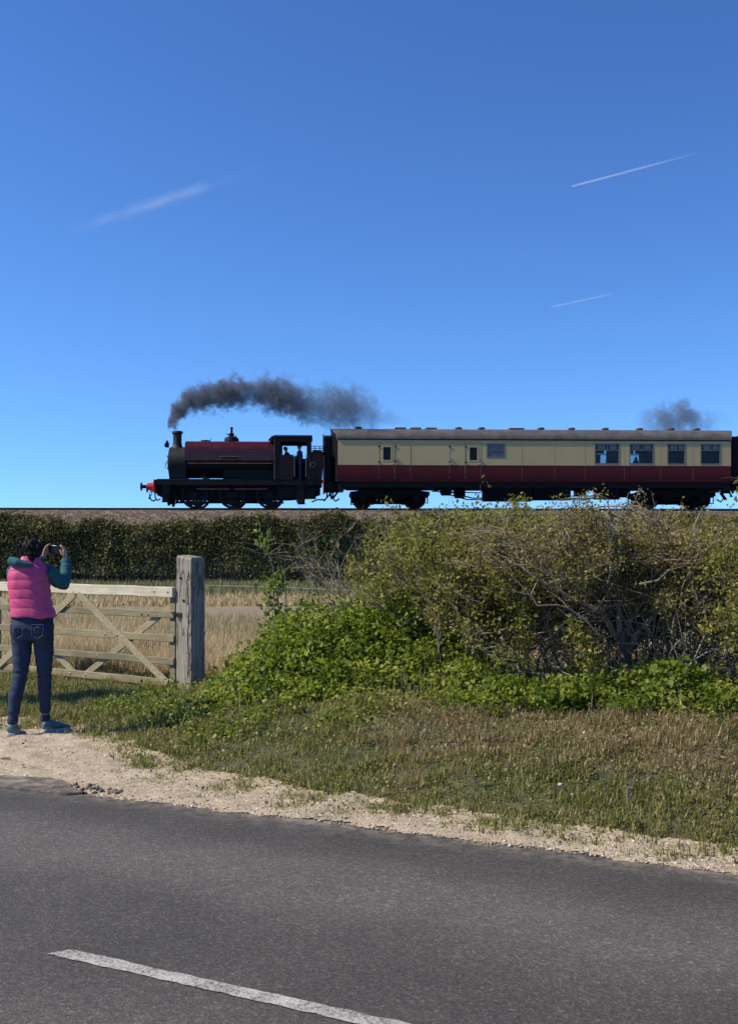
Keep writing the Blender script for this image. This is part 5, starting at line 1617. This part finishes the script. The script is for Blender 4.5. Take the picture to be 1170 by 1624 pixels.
def crewman(x, y, z, lean, arm, label, rz=0):
    p = empty('person', (0, 0, 0), 0)
    c, s_ = math.cos(TRK), math.sin(TRK)
    p.location = (lx + x * c - y * s_, ly + x * s_ + y * c, RAIL_Z + z); p.rotation_euler = (0, 0, TRK + rz)
    tag(p, label, 'person', 'engine crew')
    L = lean
    sh_ = Vector((L * .8, 0, 1.40)); hd = Vector((L * 1.05, 0, 1.60))
    b = MB(); ball(b, hd, (.095, .075, .115)); b.tube([sh_, hd], [.06, .05], 10)
    b.tube([(0, 0, .85), (L * .4, 0, 1.1), sh_], [.12, .14, .12], 12)
    for sy in (-1, 1):
        b.tube([(0, sy * .09, .88), (.02, sy * .1, .48), (0, sy * .11, .06)], [.07, .055, .04], 10)
        b.tube([(0, sy * .11, .05), (.16, sy * .12, .04)], [.04, .035], 8)
        e = Vector(arm[0]); w = Vector(arm[1])
        e = Vector((e.x, e.y if sy > 0 else -e.y, e.z)) if sy > 0 else Vector((e.x, -e.y, e.z)); w = Vector((w.x, w.y * sy, w.z))
        b.tube([sh_ + Vector((0, sy * .17, -.03)), e, w], [.05, .042, .032], 10)
        hand(b, w, (w - e), ((w - e), (1, 0, -.6)), .17, (0, 1, 0), (.5, 0, .7))
    ball(b, hd + Vector((.095, 0, -.01)), (.02, .013, .02))
    fuse(b.build('body', M['skin'], p), .012, 2)
    b = MB(); b.tube([(0, 0, .82), (L * .4, 0, 1.1), sh_ + Vector((0, 0, -.02)), sh_ + Vector((0, 0, .05))], [(.13, .17), (.15, .19), (.14, .21), (.07, .08)], 16, flat=(1, 0, 0))
    for sy in (-1, 1):
        b.tube([(0, sy * .09, .9), (.02, sy * .1, .48), (0, sy * .11, .1)], [.095, .08, .07], 12)
        e = Vector((arm[0][0], arm[0][1] * sy, arm[0][2])); w = Vector((arm[1][0], arm[1][1] * sy, arm[1][2]))
        b.tube([sh_ + Vector((0, sy * .17, -.03)), e, e.lerp(w, .85)], [.068, .058, .045], 10)
    fuse(b.build('overalls', M['overall'], p), .014, 2)
    b = MB(); ball(b, hd + Vector((-.015, 0, .05)), (.105, .09, .075)); b.tube([hd + Vector((.06, 0, .055)), hd + Vector((.15, 0, .035))], [(.012, .06), (.006, .045)], 10, flat=(0, 0, 1)); fuse(b.build('cap', M['bellows'], p), .012, 1)
    for sy in (-1, 1):
        b = MB(); b.box(-.09, .17, sy * .115 - .05, sy * .115 + .05, 0, .1); b.build('boot', M['bellows'], p, bevel=.03)
crewman(7.74, -.8, 1.37, .04, ((.1, .24, 1.18), (.3, .2, 1.08)), 'driver in dark overalls standing in the cab doorway of the locomotive', math.pi)
crewman(7.2, .2, 1.37, -.2, ((.05, .25, 1.2), (.3, .2, 1.15)), 'fireman leaning over inside the locomotive cab, seen through its opening', 0.2)

# ----------------------------------------------------------------------------- smoke and vapour trails
def curve_node(nt, src, pts):
    n = nt.nodes.new('ShaderNodeFloatCurve')
    c = n.mapping.curves[0]
    pts = sorted(pts)
    c.points[0].location = pts[0]; c.points[1].location = pts[-1]
    for p in pts[1:-1]: c.points.new(*p)
    for p in c.points: p.handle_type = 'AUTO'
    n.mapping.use_clip = False
    n.mapping.update()
    nt.links.new(src, n.inputs['Value'])
    return n.outputs[0]
def plume(name, pts, Y, label, dens, color, seed, depth=1.0, nscale=1.3, group=None):
    """pts: (x, z, radius, density) in metres; a box of smoke whose density follows the path"""
    xs2 = [p[0] for p in pts]
    x0, x1 = min(xs2) - .2, max(xs2) + .3
    z0 = min(p[1] - 2.2 * p[2] for p in pts); z1 = max(p[1] + 2.0 * p[2] for p in pts)
    rm = max(p[2] for p in pts) * depth * 1.8
    mb = MB(); mb.box(0, x1 - x0, -rm, rm, 0, z1 - z0)
    m = bpy.data.materials.new(name); m.use_nodes = True; nt = m.node_tree; nt.nodes.clear()
    out = nt.nodes.new('ShaderNodeOutputMaterial'); vol = nt.nodes.new('ShaderNodeVolumePrincipled')
    co = objco(nt); sp = nt.nodes.new('ShaderNodeSeparateXYZ'); nt.links.new(co, sp.inputs[0])
    Lx, Lz = x1 - x0, z1 - z0
    u = mth(nt, 'MULTIPLY', sp.outputs[0], 1 / Lx)
    nz1 = nt.nodes.new('ShaderNodeTexNoise'); nz1.inputs['Scale'].default_value = nscale; nz1.inputs['Detail'].default_value = 5; nz1.inputs['Roughness'].default_value = .62
    mp2 = nt.nodes.new('ShaderNodeMapping'); mp2.inputs['Location'].default_value = (seed, seed * 2, seed * 3); nt.links.new(co, mp2.inputs[0]); nt.links.new(mp2.outputs[0], nz1.inputs['Vector'])
    uu = mth(nt, 'ADD', u, 0)
    C = mth(nt, 'MULTIPLY', curve_node(nt, uu, [((p[0] - x0) / Lx, (p[1] - z0) / Lz) for p in pts]), Lz)
    Rr = mth(nt, 'MAXIMUM', curve_node(nt, uu, [((p[0] - x0) / Lx, p[2]) for p in pts]), .03)
    A = mth(nt, 'MAXIMUM', curve_node(nt, uu, [(0, 0)] + [(.35 * (pts[0][0] - x0) / Lx, pts[0][3] * .6)] + [((p[0] - x0) / Lx, p[3]) for p in pts] + [(1, 0)]), 0)
    dz = mth(nt, 'DIVIDE', mth(nt, 'SUBTRACT', sp.outputs[2], C), Rr)
    dy = mth(nt, 'DIVIDE', sp.outputs[1], mth(nt, 'MULTIPLY', Rr, depth))
    r = mth(nt, 'SQRT', mth(nt, 'ADD', mth(nt, 'MULTIPLY', dz, dz), mth(nt, 'MULTIPLY', dy, dy)))
    q = mth(nt, 'ADD', r, mth(nt, 'MULTIPLY', mth(nt, 'SUBTRACT', nz1.outputs[0], .5), 3.0))
    nz2 = nt.nodes.new('ShaderNodeTexNoise'); nz2.inputs['Scale'].default_value = nscale * 3.1; nz2.inputs['Detail'].default_value = 4; nt.links.new(mp2.outputs[0], nz2.inputs['Vector'])
    q = mth(nt, 'ADD', q, mth(nt, 'MULTIPLY', mth(nt, 'SUBTRACT', nz2.outputs[0], .5), 1.3))
    f = mth(nt, 'MULTIPLY', mth(nt, 'SUBTRACT', 1.12, q), 1.7, clamp=True)
    inside = mth(nt, 'LESS_THAN', r, 1.75)
    d = mth(nt, 'MULTIPLY', mth(nt, 'MULTIPLY', mth(nt, 'MULTIPLY', f, f), A), dens)
    d = mth(nt, 'MULTIPLY', d, inside)
    nt.links.new(d, vol.inputs['Density'])
    vol.inputs['Color'].default_value = (*color, 1)
    vol.inputs['Anisotropy'].default_value = .1
    nt.links.new(vol.outputs[0], out.inputs['Volume'])
    o = mb.build(name, m, None, smooth=False)
    o.location = (x0, Y, z0)
    tag(o, label, 'smoke' if 'smoke' in name else 'vapour trail', group)
    try: m.cycles.volume_step_rate = .35
    except Exception: pass
    return o, m
k_ = 54.4 / 1730
def px(p, Y=54.4):
    return ((p[0] - 585) * Y / 1730, 1.6 + (866 - p[1]) * Y / 1730, p[2] * 1.14 * Y / 1730, p[3])
pl1 = [(267, 674, 8, 1.3), (272, 664, 15, 1.7), (280, 654, 18, 1.7), (293, 641, 19, 1.5), (312, 633, 20, 1.3), (340, 628, 21, 1.2), (370, 623, 23, 1.15), (396, 623, 20, .8), (425, 624, 25, .95), (455, 632, 27, .85), (484, 642, 28, .5), (512, 645, 31, .36), (545, 647, 33, .40), (580, 652, 30, .22), (612, 660, 14, .15), (645, 668, 8, .06)]
plume('smoke_plume', [px(p) for p in pl1], 54.4, 'dark grey coal smoke streaming back from the locomotive chimney', 3.2, (.19, .22, .275), 3.1, 1.0, 1.9)
pl2 = [(1005, 668, 8, .05), (1035, 668, 20, .6), (1060, 668, 24, .9), (1085, 660, 24, 1.0), (1110, 672, 20, .5), (1140, 668, 14, .18), (1160, 668, 9, .04)]
plume('smoke_plume', [px(p, 57.2) for p in pl2], 57.2, 'small drifting smoke cloud above the right end of the coach roof', 1.4, (.22, .24, .285), 8.4, 1.0, 1.5)

def contrail(p, q, width, dens, prof, seed, label, Y=3000, fray=1.0):
    k = Y / 1730
    P_ = Vector(((p[0] - 585) * k, Y, 1.6 + (866 - p[1]) * k)); Q_ = Vector(((q[0] - 585) * k, Y, 1.6 + (866 - q[1]) * k))
    L = (Q_ - P_).length; w = width * k
    mb = MB(); mb.box(0, L, -w, w, -w, w)
    m = bpy.data.materials.new('vapour'); m.use_nodes = True; nt = m.node_tree; nt.nodes.clear()
    out = nt.nodes.new('ShaderNodeOutputMaterial'); vol = nt.nodes.new('ShaderNodeVolumePrincipled')
    co = objco(nt); sp = nt.nodes.new('ShaderNodeSeparateXYZ'); nt.links.new(co, sp.inputs[0])
    u = mth(nt, 'MULTIPLY', sp.outputs[0], 1 / L)
    A = ramp(nt, u, prof)
    nz1 = nt.nodes.new('ShaderNodeTexNoise'); nz1.inputs['Scale'].default_value = 1.0; nz1.inputs['Detail'].default_value = 4; nz1.inputs['Roughness'].default_value = .6
    mp2 = nt.nodes.new('ShaderNodeMapping'); mp2.inputs['Scale'].default_value = (.55 / w, 1.6 / w, 1.6 / w); mp2.inputs['Location'].default_value = (seed, seed, seed); nt.links.new(co, mp2.inputs[0]); nt.links.new(mp2.outputs[0], nz1.inputs['Vector'])
    r2 = mth(nt, 'ADD', mth(nt, 'MULTIPLY', sp.outputs[1], sp.outputs[1]), mth(nt, 'MULTIPLY', sp.outputs[2], sp.outputs[2]))
    r = mth(nt, 'MULTIPLY', mth(nt, 'SQRT', r2), 1 / w)
    f = mth(nt, 'SUBTRACT', 1.0, mth(nt, 'ADD', r, mth(nt, 'MULTIPLY', mth(nt, 'SUBTRACT', nz1.outputs[0], .45), fray)), clamp=True)
    f = mth(nt, 'MULTIPLY', f, mth(nt, 'LESS_THAN', r, .98))
    d = mth(nt, 'MULTIPLY', mth(nt, 'MULTIPLY', mth(nt, 'MULTIPLY', f, f), A), dens / w)
    nt.links.new(d, vol.inputs['Density']); vol.inputs['Color'].default_value = (1, 1, 1, 1); vol.inputs['Anisotropy'].default_value = 0
    nt.links.new(vol.outputs[0], out.inputs['Volume'])
    o = mb.build('vapour_trail', m, None, smooth=False)
    o.location = P_; o.rotation_euler = (0, -math.atan2(Q_.z - P_.z, Q_.x - P_.x), 0)
    tag(o, label, 'vapour trail', 'vapour trails in the sky')
    try: m.cycles.volume_step_rate = .3
    except Exception: pass
contrail((105, 368), (440, 258), 16, .30, [(0, 0), (.12, .35), (.4, 1), (.64, .9), (.69, .2), (1, .0)], 2.3, 'broad fuzzy vapour trail low in the left of the sky', fray=1.25)
contrail((907, 295), (1110, 241), 3.0, .8, [(0, 1), (.2, 1), (.55, .75), (.8, .3), (1, 0)], 5.1, 'thin sharp vapour trail, the higher of two on the right', fray=.7)
contrail((872, 487), (978, 464), 2.4, .45, [(0, .6), (.3, 1), (.75, .9), (1, 0)], 7.7, 'faint short vapour trail, the lower of two on the right', fray=.7)
